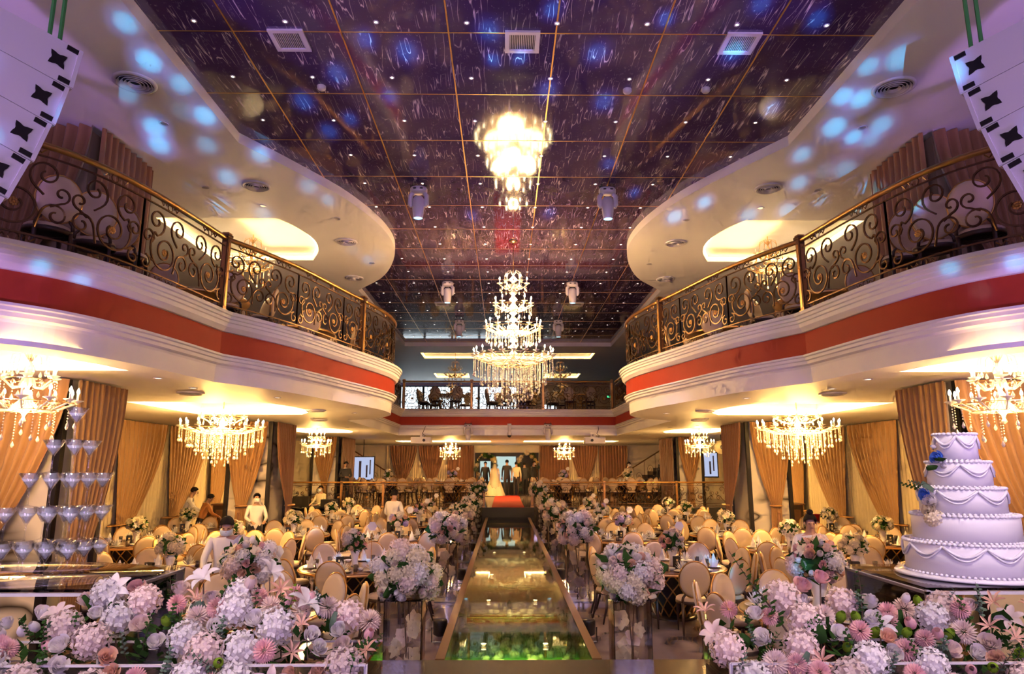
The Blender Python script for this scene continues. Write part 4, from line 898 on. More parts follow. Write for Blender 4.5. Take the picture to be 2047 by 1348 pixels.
def chandelier(loc, tiers, drops, label, rod, lit=True, light=0, mm='crystal', group='crystal chandeliers', crown=True, bodyr=0.05, kids_=True):
    """tiers: (dz, radius, arms); drops: (dz, radius, count, length)"""
    metal = M['chand_gold']; root = thing('crystal_chandelier', label, 'chandelier', loc, 0, group)
    zt = max(t[0] for t in tiers); zb = min(t[0] for t in tiers) - 0.12
    prof = [(0.0, zb - 0.10), (0.03, zb - 0.07), (0.012, zb - 0.03)]; z = zb
    while z < zt + 0.10:
        prof += [(bodyr * 0.35, z), (bodyr, z + 0.05), (bodyr * 0.6, z + 0.09), (bodyr * 0.3, z + 0.12)]; z += 0.14
    prof += [(0.01, z), (0.01, z)]
    MB().lathe(prof, 12).build('stem', M[mm], root, True)
    MB().tube([(0, 0, z - 0.02), (0, 0, rod)], 0.010, 6).build('rod', metal, root, True)
    MB().lathe([(0.0, rod), (0.09, rod), (0.08, rod - 0.03), (0.02, rod - 0.05)], 16).build('canopy', metal, root, True)
    for dz, R, n in tiers:
        am = arm_mesh(R, 0, M[mm] if lit else metal)
        for k in range(n):
            a = 2 * PI * (k + 0.5 * (n % 3)) / n
            ar = O('arm', am, root, (0, 0, dz), (0, 0, a))
            O('crystal_cup', cup_m, ar, (R, 0, 0.03)); 
            if kids_: O('candle', candle_m, ar, (R, 0, 0.035))
            if lit: O('flame_bulb', bulb_m, ar, (R, 0, 0.11))
    if crown:
        for k in range(8):
            a = 2 * PI * k / 8; ca, sa = math.cos(a), math.sin(a); r = 0.16
            MB().tube([(0.01, 0, zt + 0.20), (r * 0.5, 0, zt + 0.30), (r, 0, zt + 0.26), (r * 1.1, 0, zt + 0.18)], 0.006, 4).build('crown_arm', M[mm], root, True, rot=(0, 0, a))
            O('crystal_drop', drop(0.12, mm), root, (r * 1.1 * ca, r * 1.1 * sa, zt + 0.18))
    rr = random.Random(int(loc[1] * 10))
    for dz, R, n, L in drops:
        for k in range(n):
            a = 2 * PI * (k + 0.3 * rr.random()) / n; O('crystal_drop', drop(L * rr.uniform(0.9, 1.1), mm), root, (R * math.cos(a), R * math.sin(a), dz))
        MB().tube([(R * math.cos(2 * PI * i / 28), R * math.sin(2 * PI * i / 28), dz) for i in range(28)], 0.006, 4, closed=True).build('crystal_ring', metal, root)
    if light:
        for dz, R, n in tiers:
            nn = 3 if R > 0.5 else 1
            for i in range(nn):
                a = 2 * PI * i / nn + 0.4; rr_ = R * 0.55 if nn > 1 else 0.0
                lamp('POINT', (loc[0] + rr_ * math.cos(a), loc[1] + rr_ * math.sin(a), loc[2] + dz + (0.14 if bodyr > 0.08 else -0.10)), light * (n / sum(t[2] for t in tiers)) / nn, WARM if bodyr > 0.08 else GOLDEN, max(0.10, R * 0.35), name='chandelier_lamp')
    return root
MZ = 4.45
chandelier((0.04, 13.57, MZ), [(0.0, 0.80, 22), (0.58, 0.56, 16), (1.06, 0.38, 10), (1.50, 0.28, 6)],
           [(0.0, 0.80, 40, 0.36), (-0.06, 0.66, 34, 0.46), (-0.12, 0.52, 28, 0.56), (-0.16, 0.38, 20, 0.66), (-0.18, 0.24, 12, 0.74), (-0.2, 0.10, 5, 0.80), (0.58, 0.55, 28, 0.24), (0.50, 0.38, 18, 0.24), (1.06, 0.37, 16, 0.18), (1.50, 0.27, 12, 0.14)],
           'huge four-tier crystal chandelier hanging over the runway', Z_CEIL - MZ, True, 900, bodyr=0.09)
for s, side in ((-1, 'left'), (1, 'right')):
    chandelier((s * 5.65, 13.5, 3.02), [(0.0, 0.76, 16), (0.20, 0.42, 8)], [(0.0, 0.76, 32, 0.22), (-0.05, 0.60, 28, 0.30), (-0.08, 0.46, 20, 0.38), (-0.10, 0.32, 14, 0.46), (-0.12, 0.16, 8, 0.54), (0.22, 0.44, 18, 0.14)],
               'wide crystal chandelier under the middle of the %s balcony' % side, 0.62, True, 1000, crown=False, bodyr=0.07)
    chandelier((s * 5.15, 7.2, 2.95), [(0.0, 0.46, 12), (0.24, 0.26, 6)], [(0.0, 0.46, 12, 0.26), (-0.08, 0.30, 8, 0.32), (0.24, 0.26, 10, 0.18)], 'crystal chandelier with long bead strands under the %s balcony nearest the stage' % side, 0.69, True, 210, crown=True, bodyr=0.06)
    chandelier((s * 6.05, 21.8, 2.95), [(0.0, 0.44, 10), (0.22, 0.24, 5)], [(0.0, 0.44, 18, 0.22), (-0.06, 0.28, 10, 0.28), (0.24, 0.26, 10, 0.12)], 'small crystal chandelier far under the %s balcony' % side, 0.69, True, 760, crown=False)
    chandelier((s * 2.6, 31.6, 2.95), [(0.0, 0.46, 10), (0.2, 0.26, 5)], [(0.0, 0.46, 18, 0.24), (-0.05, 0.30, 12, 0.30)], 'small crystal chandelier over the dais, %s of the doorway' % side, 0.69, True, 760, crown=False)
    chandelier((s * 5.2, 13.2, 6.25), [(0.0, 0.42, 10), (0.25, 0.26, 6)], [(0.0, 0.42, 14, 0.2), (-0.08, 0.26, 10, 0.28), (0.25, 0.26, 8, 0.14)], 'unlit amber chandelier in the upper cove of the %s balcony' % side, 0.73, False, 0, 'crystal_dim')
    chandelier((s * 2.15, 27.7, 5.95), [(0.0, 0.42, 10), (0.25, 0.26, 6)], [(0.0, 0.42, 14, 0.22), (-0.08, 0.26, 10, 0.3)], 'unlit amber chandelier over the rear balcony, %s of the main chandelier' % side, 0.99, False, 0, 'crystal_dim')
    chandelier((s * 2.75, 34.0, 5.95), [(0.0, 0.42, 8), (0.25, 0.26, 5)], [(0.0, 0.42, 12, 0.22)], 'unlit amber chandelier at the back of the rear balcony, %s side' % side, 0.99, False, 0, 'crystal_dim', kids_=False)
    lamp('POINT', (s * 5.3, 13.2, 6.0), 75, (1.0, 0.7, 0.35), 0.3, name='upper_fill_lamp')  # warm fill light added below the cove to brighten the upper balcony

# ------------------------------------------------------------------ acrylic flower columns along the runway
def acrylic_column(x, y, z0, h, w, label, seed, n, R, pal, near=True):
    t = thing('acrylic_flower_column', label, 'flower stand', (x, y, z0), 0, 'flower columns')
    for s in (-1, 1):
        MB().box((s * w / 2, 0, h / 2), (0.008, w, h)).build('acrylic_side', M['acrylic'], t); MB().box((0, s * w / 2, h / 2), (w, 0.008, h)).build('acrylic_side', M['acrylic'], t)
    MB().box((0, 0, h), (w + 0.01, w + 0.01, 0.01)).build('acrylic_lid', M['acrylic'], t); MB().box((0, 0, 0.01), (w, w, 0.02)).build('base_plate', M['cloth'], t)
    rr = random.Random(seed); st = MB().tube([(0, 0, 0.02), (0.02, 0.0, h * 0.5), (-0.02, 0, h - 0.01)], 0.008, 5)
    st.tube([(0.05, 0.03, 0.02), (0.03, 0.02, h * 0.6), (0.05, 0, h - 0.02)], 0.006, 5).build('stem', M['stem'], t)
    for i in range(9 if near else 6):
        zz = h * (0.06 + 0.80 * i / (9 if near else 6)); a = rr.random() * 6.28
        bloom(t, 'orchid', 'p_ivory' if i % 3 else 'p_blush', (w * 0.22 * math.cos(a), w * 0.22 * math.sin(a), zz), (math.cos(a) * 0.7, -0.9, 0.3), w * rr.uniform(0.20, 0.27), rr.random() * 6)
    bouquet(t, (0, 0, h + R * 0.78), (R, R, R * 0.85), n, pal, seed, R * 0.30, -0.75, not near, 14 if near else 6)
for s, side in ((-1, 'left'), (1, 'right')):
    for j, (y, n, R) in enumerate(((7.35, 60, 0.29), (12.5, 44, 0.29), (17.4, 30, 0.28), (21.3, 24, 0.28))):
        acrylic_column(s * 1.14, y, 0.0, 0.98, 0.37, 'clear acrylic column topped with blush flowers on the %s of the runway, %s from the stage' % (side, ('first', 'second', 'third', 'fourth')[j]), 300 + j * 2 + (s > 0), n, R, PAL_AISLE, j < 2)
    acrylic_column(s * 1.05, 24.6, 0.5 if False else 0.0, 1.25, 0.30, 'tall flower column at the foot of the dais, %s of the runway' % side, 340 + (s > 0), 26, 0.30, PAL_AISLE, False)

# ------------------------------------------------------------------ acrylic tables on the stage, cake, glass tower
def acrylic_table(x0, x1, y0, y1, z, label):
    t = thing('acrylic_table', label, 'table', ((x0 + x1) / 2, (y0 + y1) / 2, 0.5), 0, 'acrylic display tables')
    w, d, h = abs(x1 - x0), y1 - y0, z - 0.5
    MB().box((0, 0, h - 0.008), (w, d, 0.016)).build('glass_top', M['acrylic'], t)
    fr = M['head_white']
    for s in (-1, 1):
        MB().box((s * (w / 2 - 0.01), 0, h - 0.03), (0.02, d, 0.018)).build('top_edge', fr, t); MB().box((0, s * (d / 2 - 0.01), h - 0.03), (w, 0.02, 0.018)).build('top_edge', fr, t)
        MB().box((s * (w / 2 - 0.006), 0, h / 2), (0.012, d, h - 0.05)).build('acrylic_side', M['acrylic'], t)
        for q in (-1, 1): MB().box((s * (w / 2 - 0.012), q * (d / 2 - 0.012), h / 2), (0.024, 0.024, h - 0.03)).build('leg', fr, t)
    return t
acrylic_table(-2.36, -4.3, 4.05, 5.0, 1.62, 'clear acrylic table on the stage under the glass tower')
acrylic_table(2.26, 4.2, 4.05, 5.0, 1.62, 'clear acrylic table on the stage under the wedding cake')
tag(MB().lathe([(0.0, 0.0), (0.98, 0.0), (1.0, 0.008), (0.98, 0.016), (0.0, 0.016)], 48, sy=0.52).build('round_glass_board', M['acrylic'], None, True, (-3.3, 4.53, 1.622)), 'round glass board under the martini glass tower', 'board')
GR, GH = 0.066, 0.205
g = MB().lathe([(0.042, 0.0), (0.042, 0.003), (0.008, 0.010), (0.005, 0.03), (0.005, 0.095), (0.010, 0.108), (GR, GH), (GR - 0.003, GH), (0.008, 0.112), (0.0, 0.110)], 20).mesh('martini_glass', M['glass'], True)
dk = MB().lathe([(0.0, 0.114), (0.046, 0.170), (0.0, 0.170)], 16).mesh('drink', M['drink'], True)
gx0, gy0 = -2.74, 4.27; ga = Vector((-0.134, 0.004)); gb = Vector((0.020, 0.128))
for lay in range(5):
    off = (ga + gb) / 3 * lay; n = 5 - lay
    for i in range(n):
        for j in range(n - i):
            q = off + ga * i + gb * j
            if j > 2: continue
            o = O('martini_glass', g, None, (gx0 + q.x, gy0 + q.y, 1.639 + lay * (GH + 0.001))); tag(o, 'martini glass, %s layer of the tower, %s row, %s' % (('bottom', 'second', 'third', 'fourth', 'top')[lay], ('front', 'second', 'back')[j], ('first from the aisle', 'second from the aisle', 'third from the aisle', 'fourth from the aisle', 'fifth from the aisle')[i]), 'glass', 'martini glass tower'); O('drink', dk, o)
# wedding cake
ck = thing('wedding_cake', 'white five-tier wedding cake with piped swags on the acrylic table', 'cake', (2.82, 4.5, 1.622), 0, None, (0.95, 0.95, 0.89))
MB().lathe([(0.0, 0.0), (0.44, 0.0), (0.45, 0.01), (0.44, 0.022), (0.0, 0.022)], 48).build('cake_board', M['icing'], ck, True)
z = 0.022
swag_r = 0.012
for k, (r, h) in enumerate(((0.375, 0.215), (0.315, 0.185), (0.255, 0.185), (0.192, 0.185), (0.128, 0.200))):
    tr = MB().lathe([(0.0, 0.0), (r, 0.0), (r, h - 0.012), (r - 0.012, h), (0.0, h)], 48).build('tier', M['icing'], ck, True, (0, 0, z))
    m = MB(); nb = int(r * 2 * PI / 0.030)
    for i in range(nb):
        a = 2 * PI * i / nb; m.ball(((r - 0.004) * math.cos(a), (r - 0.004) * math.sin(a), h - 0.002), (0.018, 0.018, 0.013), 6, 4)
        m.ball(((r + 0.006) * math.cos(a), (r + 0.006) * math.sin(a), 0.008), (0.013, 0.013, 0.010), 5, 3)
    m.build('piped_border', M['icing'], tr, True)['kind'] = 'stuff'
    if k != 1:
        ns = max(6, int(r * 2 * PI / 0.22)); sw = MB()
        for i in range(ns):
            for dd in (0.0, 0.026):
                sw.tube([((r + 0.008) * math.cos(2 * PI * (i + t / 10) / ns), (r + 0.008) * math.sin(2 * PI * (i + t / 10) / ns), h - 0.018 - (0.062 + dd) * math.sin(PI * t / 10)) for t in range(11)], 0.0095 if dd == 0 else 0.007, 5)
        sw.build('swag', M['icing'], tr, True)
    z += h
rr = random.Random(9)
for (a, zz, col, kk, sc) in ((3.5, 0.82, 'p_blue', 'rose', 0.055), (3.7, 0.76, 'p_white', 'bud', 0.04), (3.35, 0.90, 'p_white', 'bud', 0.028), (3.55, 0.52, 'p_white', 'rose', 0.06), (3.4, 0.56, 'p_blue', 'rose', 0.05), (3.5, 0.46, 'p_ivory', 'rose', 0.06), (3.6, 0.60, 'green2', 'leaf', 0.12), (3.3, 0.60, 'green', 'sprig', 0.17), (3.7, 0.80, 'green', 'leaf', 0.09), (3.4, 0.74, 'green', 'leaf', 0.09), (3.55, 0.40, 'p_ivory', 'hyd', 0.06), (3.45, 0.62, 'green2', 'sprig', 0.16)):
    rad = 0.16 if zz > 0.7 else 0.27
    d = (math.cos(a), math.sin(a), 0.25); bloom(ck, kk, col, (rad * d[0] * 1.12, rad * d[1] * 1.12, zz), d, sc, rr.random() * 6)

# ------------------------------------------------------------------ the two flower troughs on the stage front
def trough(s, label, seed, xs, prof):
    """prof: list of (|x|, top height above trough) for the flower mound"""
    rr = random.Random(seed); y0 = 3.62; zb = 1.30
    t = thing('flower_trough', label, 'flowers', (0, y0, 0.5), 0, 'stage front flower troughs')
    xa, xb = xs; xc = s * (xa + xb) / 2; w = xb - xa
    MB().box((xc, 0, 0.39), (w, 0.42, 0.78)).build('plinth', M['dark'], t)
    for q in (-1, 1): MB().box((xc, q * 0.22, 0.83), (w, 0.010, 0.13)).build('acrylic_side', M['acrylic'], t); MB().box((xc, q * 0.22, 0.893), (w, 0.014, 0.010)).build('acrylic_rim', M['head_white'], t)
    MB().box((s * xa, 0, 0.83), (0.010, 0.44, 0.13)).build('acrylic_side', M['acrylic'], t); MB().box((s * xa, -0.215, 0.83), (0.016, 0.016, 0.13)).build('acrylic_rim', M['head_white'], t)
    def top(x):
        for (a, ha), (c, hc) in zip(prof, prof[1:]):
            if a <= x <= c: return ha + (hc - ha) * (x - a) / (c - a)
        return prof[-1][1]
    # dark foliage bed
    m = MB()
    for i in range(420):
        x = rr.uniform(xa + 0.05, xb); hh = top(x); y = rr.uniform(-0.10, 0.22); z = 0.76 + rr.random() * (hh + 0.02) * (0.6 + 0.5 * (y + 0.24)); L = rr.uniform(0.05, 0.10)
        d = Vector((rr.uniform(-1, 1), rr.uniform(-1.2, 0.4), rr.uniform(-0.2, 1))).normalized(); u, v = frame(d); p = Vector((s * x, y, z))
        m.add([p, p + d * L * 0.5 + u * L * 0.28, p + d * L, p + d * L * 0.5 - u * L * 0.28], [(0, 1, 2, 3)])
    fo = m.build('foliage', M['green'], t); fo['kind'] = 'stuff'
    # blooms, packed by dart throwing over the mound
    placed = []; kinds = [('hyd', 'p_white', 0.082), ('hyd', 'p_blush', 0.085), ('hyd', 'p_blush', 0.08), ('hyd', 'p_white', 0.075), ('pom', 'p_pink', 0.05), ('pom', 'p_pink', 0.045), ('pom', 'p_blush', 0.055), ('rose', 'p_white', 0.05), ('rose', 'p_blush', 0.05), ('rose', 'p_peach', 0.045), ('lily', 'p_blush', 0.07), ('star', 'p_peach', 0.055), ('hyd', 'p_blush', 0.08), ('rose', 'p_white', 0.045), ('bud', 'p_white', 0.045), ('bud', 'p_pink', 0.045), ('bud', 'lime', 0.04)]
    tries = 0
    while len(placed) < 92 and tries < 9000:
        tries += 1; x = rr.uniform(xa - 0.02, xb); f = rr.random(); hh = top(max(x, xa)); k, c, sc = rr.choice(kinds)
        y = -0.30 + 0.46 * f; z = 0.74 + 0.05 + (hh + 0.03) * (f ** 0.75) + rr.uniform(-0.02, 0.03)
        p = Vector((s * x, y, z))
        if any((p - q).length < (sc + r) * 0.80 for q, r in placed): continue
        placed.append((p, sc)); d = Vector((rr.uniform(-0.5, 0.5) - s * 0.25, -1.0 + 0.7 * f, 0.35 + 0.5 * f)).normalized()
        bloom(t, k, c, p, d, sc * rr.uniform(0.95, 1.15), rr.random() * 6)
    for i in range(46):
        x = rr.uniform(xa, xb); hh = top(x); f = rr.random(); p = (s * x, -0.25 + 0.4 * f, 0.80 + hh * f * 0.8)
        kk = rr.choice(('sprig', 'sprig', 'fern', 'leaf', 'leaf')); d = Vector((rr.uniform(-0.7, 0.7), -0.6 + 0.4 * rr.random(), 0.4 + rr.random()))
        bloom(t, kk, rr.choice(('green', 'green2', 'green')), p, d, rr.uniform(0.14, 0.24) if kk != 'leaf' else rr.uniform(0.09, 0.15), rr.random() * 6)
    return t
TL = trough(-1, 'long mound of blush, white and pink flowers on the left stage front', 41, (0.78, 3.3), [(0.78, 0.20), (0.95, 0.26), (1.2, 0.30), (1.5, 0.36), (1.9, 0.34), (2.3, 0.30), (2.7, 0.24), (3.3, 0.20)])
TR = trough(1, 'long mound of blush, white and pink flowers on the right stage front', 42, (0.92, 3.2), [(0.92, 0.22), (1.1, 0.30), (1.4, 0.30), (1.8, 0.28), (2.2, 0.26), (2.6, 0.28), (3.2, 0.30)])
# tall single stems that rise out of the mounds
for t, lst in ((TL, ((-1.45, 0.1, 1.20, 'bud', 'p_blush', 0.06, (0.3, -0.5, 0.6)), (-1.36, 0.12, 1.25, 'lily', 'p_white', 0.08, (0.6, -0.2, 0.6)), (-1.70, 0.12, 1.22, 'lily', 'p_white', 0.085, (-0.2, -0.5, 0.8)), (-2.15, 0.12, 1.17, 'lily', 'p_white', 0.08, (0.1, -0.8, 0.5)), (-2.05, 0.15, 1.17, 'rose', 'p_pink', 0.055, (0.1, -0.8, 0.5)), (-0.98, 0.05, 1.02, 'bud', 'p_pink', 0.05, (0.4, -0.2, 0.8)), (-1.22, 0.1, 0.98, 'bud', 'p_pink', 0.055, (0.2, -0.9, 0.3)), (-1.27, 0.08, 0.95, 'sprig', 'lime', 0.28, (0.25, -0.1, 1)), (-1.40, 0.05, 0.95, 'sprig', 'green', 0.26, (0.05, -0.1, 1)), (-1.15, 0.08, 1.1, 'lily', 'p_white', 0.10, (0.5, -0.3, 1)), (-1.85, 0.10, 0.98, 'sprig', 'green', 0.26, (0.0, 0, 1)), (-1.3, 0.12, 1.17, 'star', 'p_peach', 0.06, (0.3, -0.8, 0.4)))),
               (TR, ((1.30, 0.0, 0.95, 'fern', 'green', 0.50, (-0.55, 0.05, 0.85)), (1.42, 0.12, 1.18, 'rose', 'p_pink', 0.055, (0.1, -0.6, 0.8)), (1.52, 0.12, 1.22, 'rose', 'p_pink', 0.05, (0.2, -0.6, 0.8)), (1.70, 0.05, 0.92, 'fern', 'green', 0.36, (-0.05, 0, 1)), (1.46, 0.05, 1.02, 'bud', 'p_pink', 0.06, (0, -0.5, 0.8)), (2.45, 0.0, 0.98, 'fern', 'green', 0.38, (0.9, 0.0, 0.55)), (1.95, 0.1, 1.12, 'bud', 'p_white', 0.04, (0, -0.6, 0.8)), (3.05, 0, 1.05, 'fern', 'green', 0.3, (0.6, 0, 0.7)), (2.2, 0.05, 1.08, 'pom', 'p_pink', 0.05, (0, -0.8, 0.6)), (1.75, 0.0, 1.0, 'lily', 'p_white', 0.08, (-0.4, -0.6, 0.8))))):
    for x, y, z, k, c, sc, d in lst:
        bloom(t, k, c, (x, y, z), d, sc, x * 7)
        if k in ('bud', 'rose', 'lily', 'star'): MB().tube([(x, y, z - 0.02), (x * 0.99, y - 0.02, z - 0.12), (x * 0.97, y - 0.05, 0.85)], 0.004, 4).build('stem', M['stem'], t)

# ------------------------------------------------------------------ line array loudspeakers
def star4(r):
    pts = []
    for k in range(4):
        a = PI / 4 + k * PI / 2
        for j in range(5):
            q = a + j * PI / 10; kk = 1 - 0.48 * math.sin(PI * j / 5); pts.append((r * kk * math.cos(q), r * kk * math.sin(q)))
    return pts
def line_array(s, label):
    t = thing('line_array_loudspeaker', label, 'loudspeaker', (s * 3.97 - 0.02, 5.40, 5.66), 0, 'hanging line arrays')
    t.rotation_euler = (0, 0, -s * math.radians(55))
    W_, Hh = 1.05, 0.36
    MB().box((s * 0.10, 0.0, 0.04), (0.07, 0.5, 0.035)).box((s * 0.62, 0.0, 0.10), (0.07, 0.5, 0.035)).tube([(0, 0, 0.04), (s * 0.7, 0, 0.11)], 0.025, 6).build('fly_frame', M['head_white'], t)
    for x in (0.02, 0.10, 0.62): MB().tube([(s * x, 0.0, 0.05), (s * x, 0.0, 0.16), (s * x * 1.02, 0.0, 1.08)], 0.018, 5).build('sling', M['strap'], t)
    x, z, ang = 0.0, 0.0, math.radians(7)
    sp = star4(0.085)
    for k in range(6):
        c = thing('cabinet', None, None); c.parent = t; c.location = (x, 0, z); c.rotation_euler = (0, -s * ang, 0)
        c2 = MB(); c2.add([(s * a, b2, q) for a, b2, q in ((0, -0.45, 0), (W_, -0.45, -0.03), (W_, 0.45, -0.03), (0, 0.45, 0), (0, -0.45, -Hh), (W_, -0.45, -Hh + 0.03), (W_, 0.45, -Hh + 0.03), (0, 0.45, -Hh))], [(0, 1, 2, 3), (7, 6, 5, 4), (0, 4, 5, 1), (1, 5, 6, 2), (2, 6, 7, 3), (3, 7, 4, 0)])
        c2.build('body', M['head_white'], c)
        e = MB(); e.add([(s * (0.155 + a), -0.455, -Hh / 2 + b2) for a, b2 in sp] + [(s * 0.155, -0.455, -Hh / 2)], [(i, (i + 1) % 20, 20) for i in range(20)])
        e.build('star_vent', M['black'], c)
        for zz in (-0.035, -Hh + 0.035): MB().box((s * 0.075, -0.452, zz), (0.085, 0.014, 0.040)).build('rigging_slot', M['black'], c)
        MB().box((s * 0.016, -0.453, -Hh / 2), (0.030, 0.016, Hh - 0.01)).build('edge_rail', M['head_white'], c)
        ang += math.radians(3.4); x += s * math.sin(ang) * (Hh + 0.006); z -= math.cos(ang) * (Hh + 0.006)
    return t
line_array(-1, 'white curved line array loudspeaker hanging at the top left')
line_array(1, 'white curved line array loudspeaker hanging at the top right')

# ------------------------------------------------------------------ people: one skinned body each
def make_body(J, bones, rad, tags, name, mats):
    names = list(J); idx = {n: i for i, n in enumerate(names)}
    me = bpy.data.meshes.new(name + '_rig'); me.from_pydata([tuple(J[n]) for n in names], [(idx[a], idx[c]) for a, c in bones], [])
    o = bpy.data.objects.new(name + '_rig', me); COL.objects.link(o)
    md = o.modifiers.new('skin', 'SKIN'); md.use_smooth_shade = True
    sv = me.skin_vertices[0].data
    for n in names:
        r = rad[n]; sv[idx[n]].radius = r if isinstance(r, tuple) else (r, r); sv[idx[n]].use_root = (n == 'pelvis')
    sb = o.modifiers.new('smooth', 'SUBSURF'); sb.levels = 1; sb.render_levels = 1
    dg = bpy.context.evaluated_depsgraph_get(); out = bpy.data.meshes.new_from_object(o.evaluated_get(dg)); out.name = name
    bpy.data.objects.remove(o); bpy.data.meshes.remove(me)
    out.materials.clear()
    for m in mats: out.materials.append(m)
    segs = [(Vector(J[a]), Vector(J[c]), tags.get((a, c), 0)) for a, c in bones]
    mi = []
    for p in out.polygons:
        c = p.center; best = (9e9, 0)
        for a, b2, tg in segs:
            d = b2 - a; L = d.length_squared; t = 0 if L == 0 else max(0, min(1, (c - a).dot(d) / L)); q = (a + d * t - c).length
            if q < best[0]: best = (q, tg)
        mi.append(best[1])
    out.polygons.foreach_set('material_index', mi); out.polygons.foreach_set('use_smooth', [True] * len(mi)); return out
def person(label, loc, face, top='shirt', legs='trouser', H=1.68, bend=0.0, arms='down', mask=None, hair='short', sit=False, sleeves=True, group='people in the hall', gown=False, headtilt=0.0, collar=None):
    """face: direction looked at, radians from +x. Local frame: +y is forward"""
    k = H / 1.70; V = Vector
    J = dict(pelvis=V((0, 0, 0.93)), waist=V((0, 0, 1.08)), chest=V((0, 0.01, 1.28)), neckb=V((0, 0, 1.42)), neck=V((0, 0.012, 1.49)), head=V((0, 0.03, 1.575)), crown=V((0, 0.02, 1.655)))
    bones = [('pelvis', 'waist'), ('waist', 'chest'), ('chest', 'neckb'), ('neckb', 'neck'), ('neck', 'head'), ('head', 'crown')]
    rad = dict(pelvis=(0.145, 0.12), waist=(0.135, 0.105), chest=(0.165, 0.12), neckb=(0.085, 0.07), neck=0.05, head=(0.072, 0.085), crown=(0.062, 0.07))
    tags = {('pelvis', 'waist'): 1, ('waist', 'chest'): 1, ('chest', 'neckb'): 1, ('neckb', 'neck'): 0, ('neck', 'head'): 0, ('head', 'crown'): 0}
    for s, n in ((-1, 'l'), (1, 'r')):
        J['sh' + n] = V((s * 0.175, 0, 1.375))
        if arms == 'down': el, wr = V((s * 0.225, -0.02, 1.12)), V((s * 0.235, 0.05, 0.89))
        elif arms == 'work': el, wr = V((s * 0.235, 0.10, 1.13)), V((s * 0.15, 0.36, 1.06))
        elif arms == 'reach': el, wr = V((s * 0.25, 0.16, 1.14)), V((s * 0.20, 0.30, 0.90))
        else: el, wr = V((s * 0.24, 0.02, 1.13)), V((s * 0.06, 0.22, 1.10))
        J['el' + n], J['wr' + n] = el, wr; d = (wr - el).normalized(); J['pa' + n] = wr + d * 0.065
        bones += [('chest', 'sh' + n), ('sh' + n, 'el' + n), ('el' + n, 'wr' + n), ('wr' + n, 'pa' + n)]
        rad.update({'sh' + n: 0.062, 'el' + n: 0.045, 'wr' + n: 0.030, 'pa' + n: 0.030})
        tags.update({('chest', 'sh' + n): 1, ('sh' + n, 'el' + n): 1, ('el' + n, 'wr' + n): 1 if sleeves else 0, ('wr' + n, 'pa' + n): 0})
        side = d.cross(V((0, 0, 1))); side = side.normalized() if side.length > 0.1 else V((0, 1, 0))
        for f in range(5):
            L = (0.05, 0.072, 0.08, 0.074, 0.058)[f]; sp = (f - 2) * 0.016 if f else -0.034 
            a, c = 'f%d%s' % (f, n), 'g%d%s' % (f, n)
            base = J['pa' + n] + side * sp + d * (0.0 if f == 0 else 0.02)
            J[a] = base + d * L * 0.5 + (side * -0.02 if f == 0 else V((0, 0, 0))); J[c] = J[a] + d * L * 0.5 + V((0, 0.012, -0.012))
            bones += [('pa' + n, a), (a, c)]; rad[a] = 0.0095; rad[c] = 0.008; tags[('pa' + n, a)] = 0; tags[(a, c)] = 0
        if sit: J['hip' + n], J['kn' + n], J['an' + n], J['to' + n] = V((s * 0.09, 0.03, 0.90)), V((s * 0.12, 0.42, 0.92)), V((s * 0.12, 0.44, 0.52)), V((s * 0.12, 0.60, 0.47))
        else: J['hip' + n], J['kn' + n], J['an' + n], J['to' + n] = V((s * 0.085, 0, 0.87)), V((s * 0.095, 0.015, 0.48)), V((s * 0.10, -0.02, 0.085)), V((s * 0.115, 0.13, 0.035))
        bones += [('pelvis', 'hip' + n), ('hip' + n, 'kn' + n), ('kn' + n, 'an' + n), ('an' + n, 'to' + n)]
        rad.update({'hip' + n: 0.098, 'kn' + n: 0.066, 'an' + n: 0.048, 'to' + n: 0.035})
        tags.update({('pelvis', 'hip' + n): 2, ('hip' + n, 'kn' + n): 2, ('kn' + n, 'an' + n): 2, ('an' + n, 'to' + n): 3})
    upper = [n for n in J if not (n[:2] in ('hi', 'kn', 'an', 'to') or n == 'pelvis')]
    R = Matrix.Rotation(-bend, 4, 'X'); pv = J['pelvis'].copy()
    armn = {'el', 'wr', 'pa', 'f0', 'f1', 'f2', 'f3', 'f4', 'g0', 'g1', 'g2', 'g3', 'g4'}
    for n in upper: J[n] = pv + (R @ (J[n] - pv))
    if bend: # let hanging arms reach down rather than swing with the trunk
        for s, n in ((-1, 'l'), (1, 'r')):
            sh = J['sh' + n]; el = sh + V((s * 0.07, 0.10, -0.22)); wr = el + V((-s * 0.02, 0.20, -0.10)); d = (wr - el).normalized(); pa = wr + d * 0.065; off = pa - J['pa' + n]
            J['el' + n], J['wr' + n], J['pa' + n] = el, wr, pa
            for f in range(5): J['f%d%s' % (f, n)] += off; J['g%d%s' % (f, n)] += off
    if headtilt:
        Rh = Matrix.Rotation(-headtilt, 4, 'X'); nb = J['neck'].copy()
        for n in ('head', 'crown'): J[n] = nb + (Rh @ (J[n] - nb))
    t = thing('person', label, 'person', loc, face - PI / 2, group, k)
    if sit: J = {n: v - V((0, 0, 0.0)) for n, v in J.items()}
    me = make_body(J, bones, rad, tags, 'body', [M['skin'], M[top], M[legs], M['shoe']])
    O('body', me, t)
    # head details in the head's own frame
    hz = (J['crown'] - J['neck']).normalized(); hx = V((1, 0, 0)); hy = hz.cross(hx).normalized(); hc = J['head'] + hz * 0.03
    def W2(x, y, z): return hc + hx * x + hy * y + hz * z
    hm = MB()
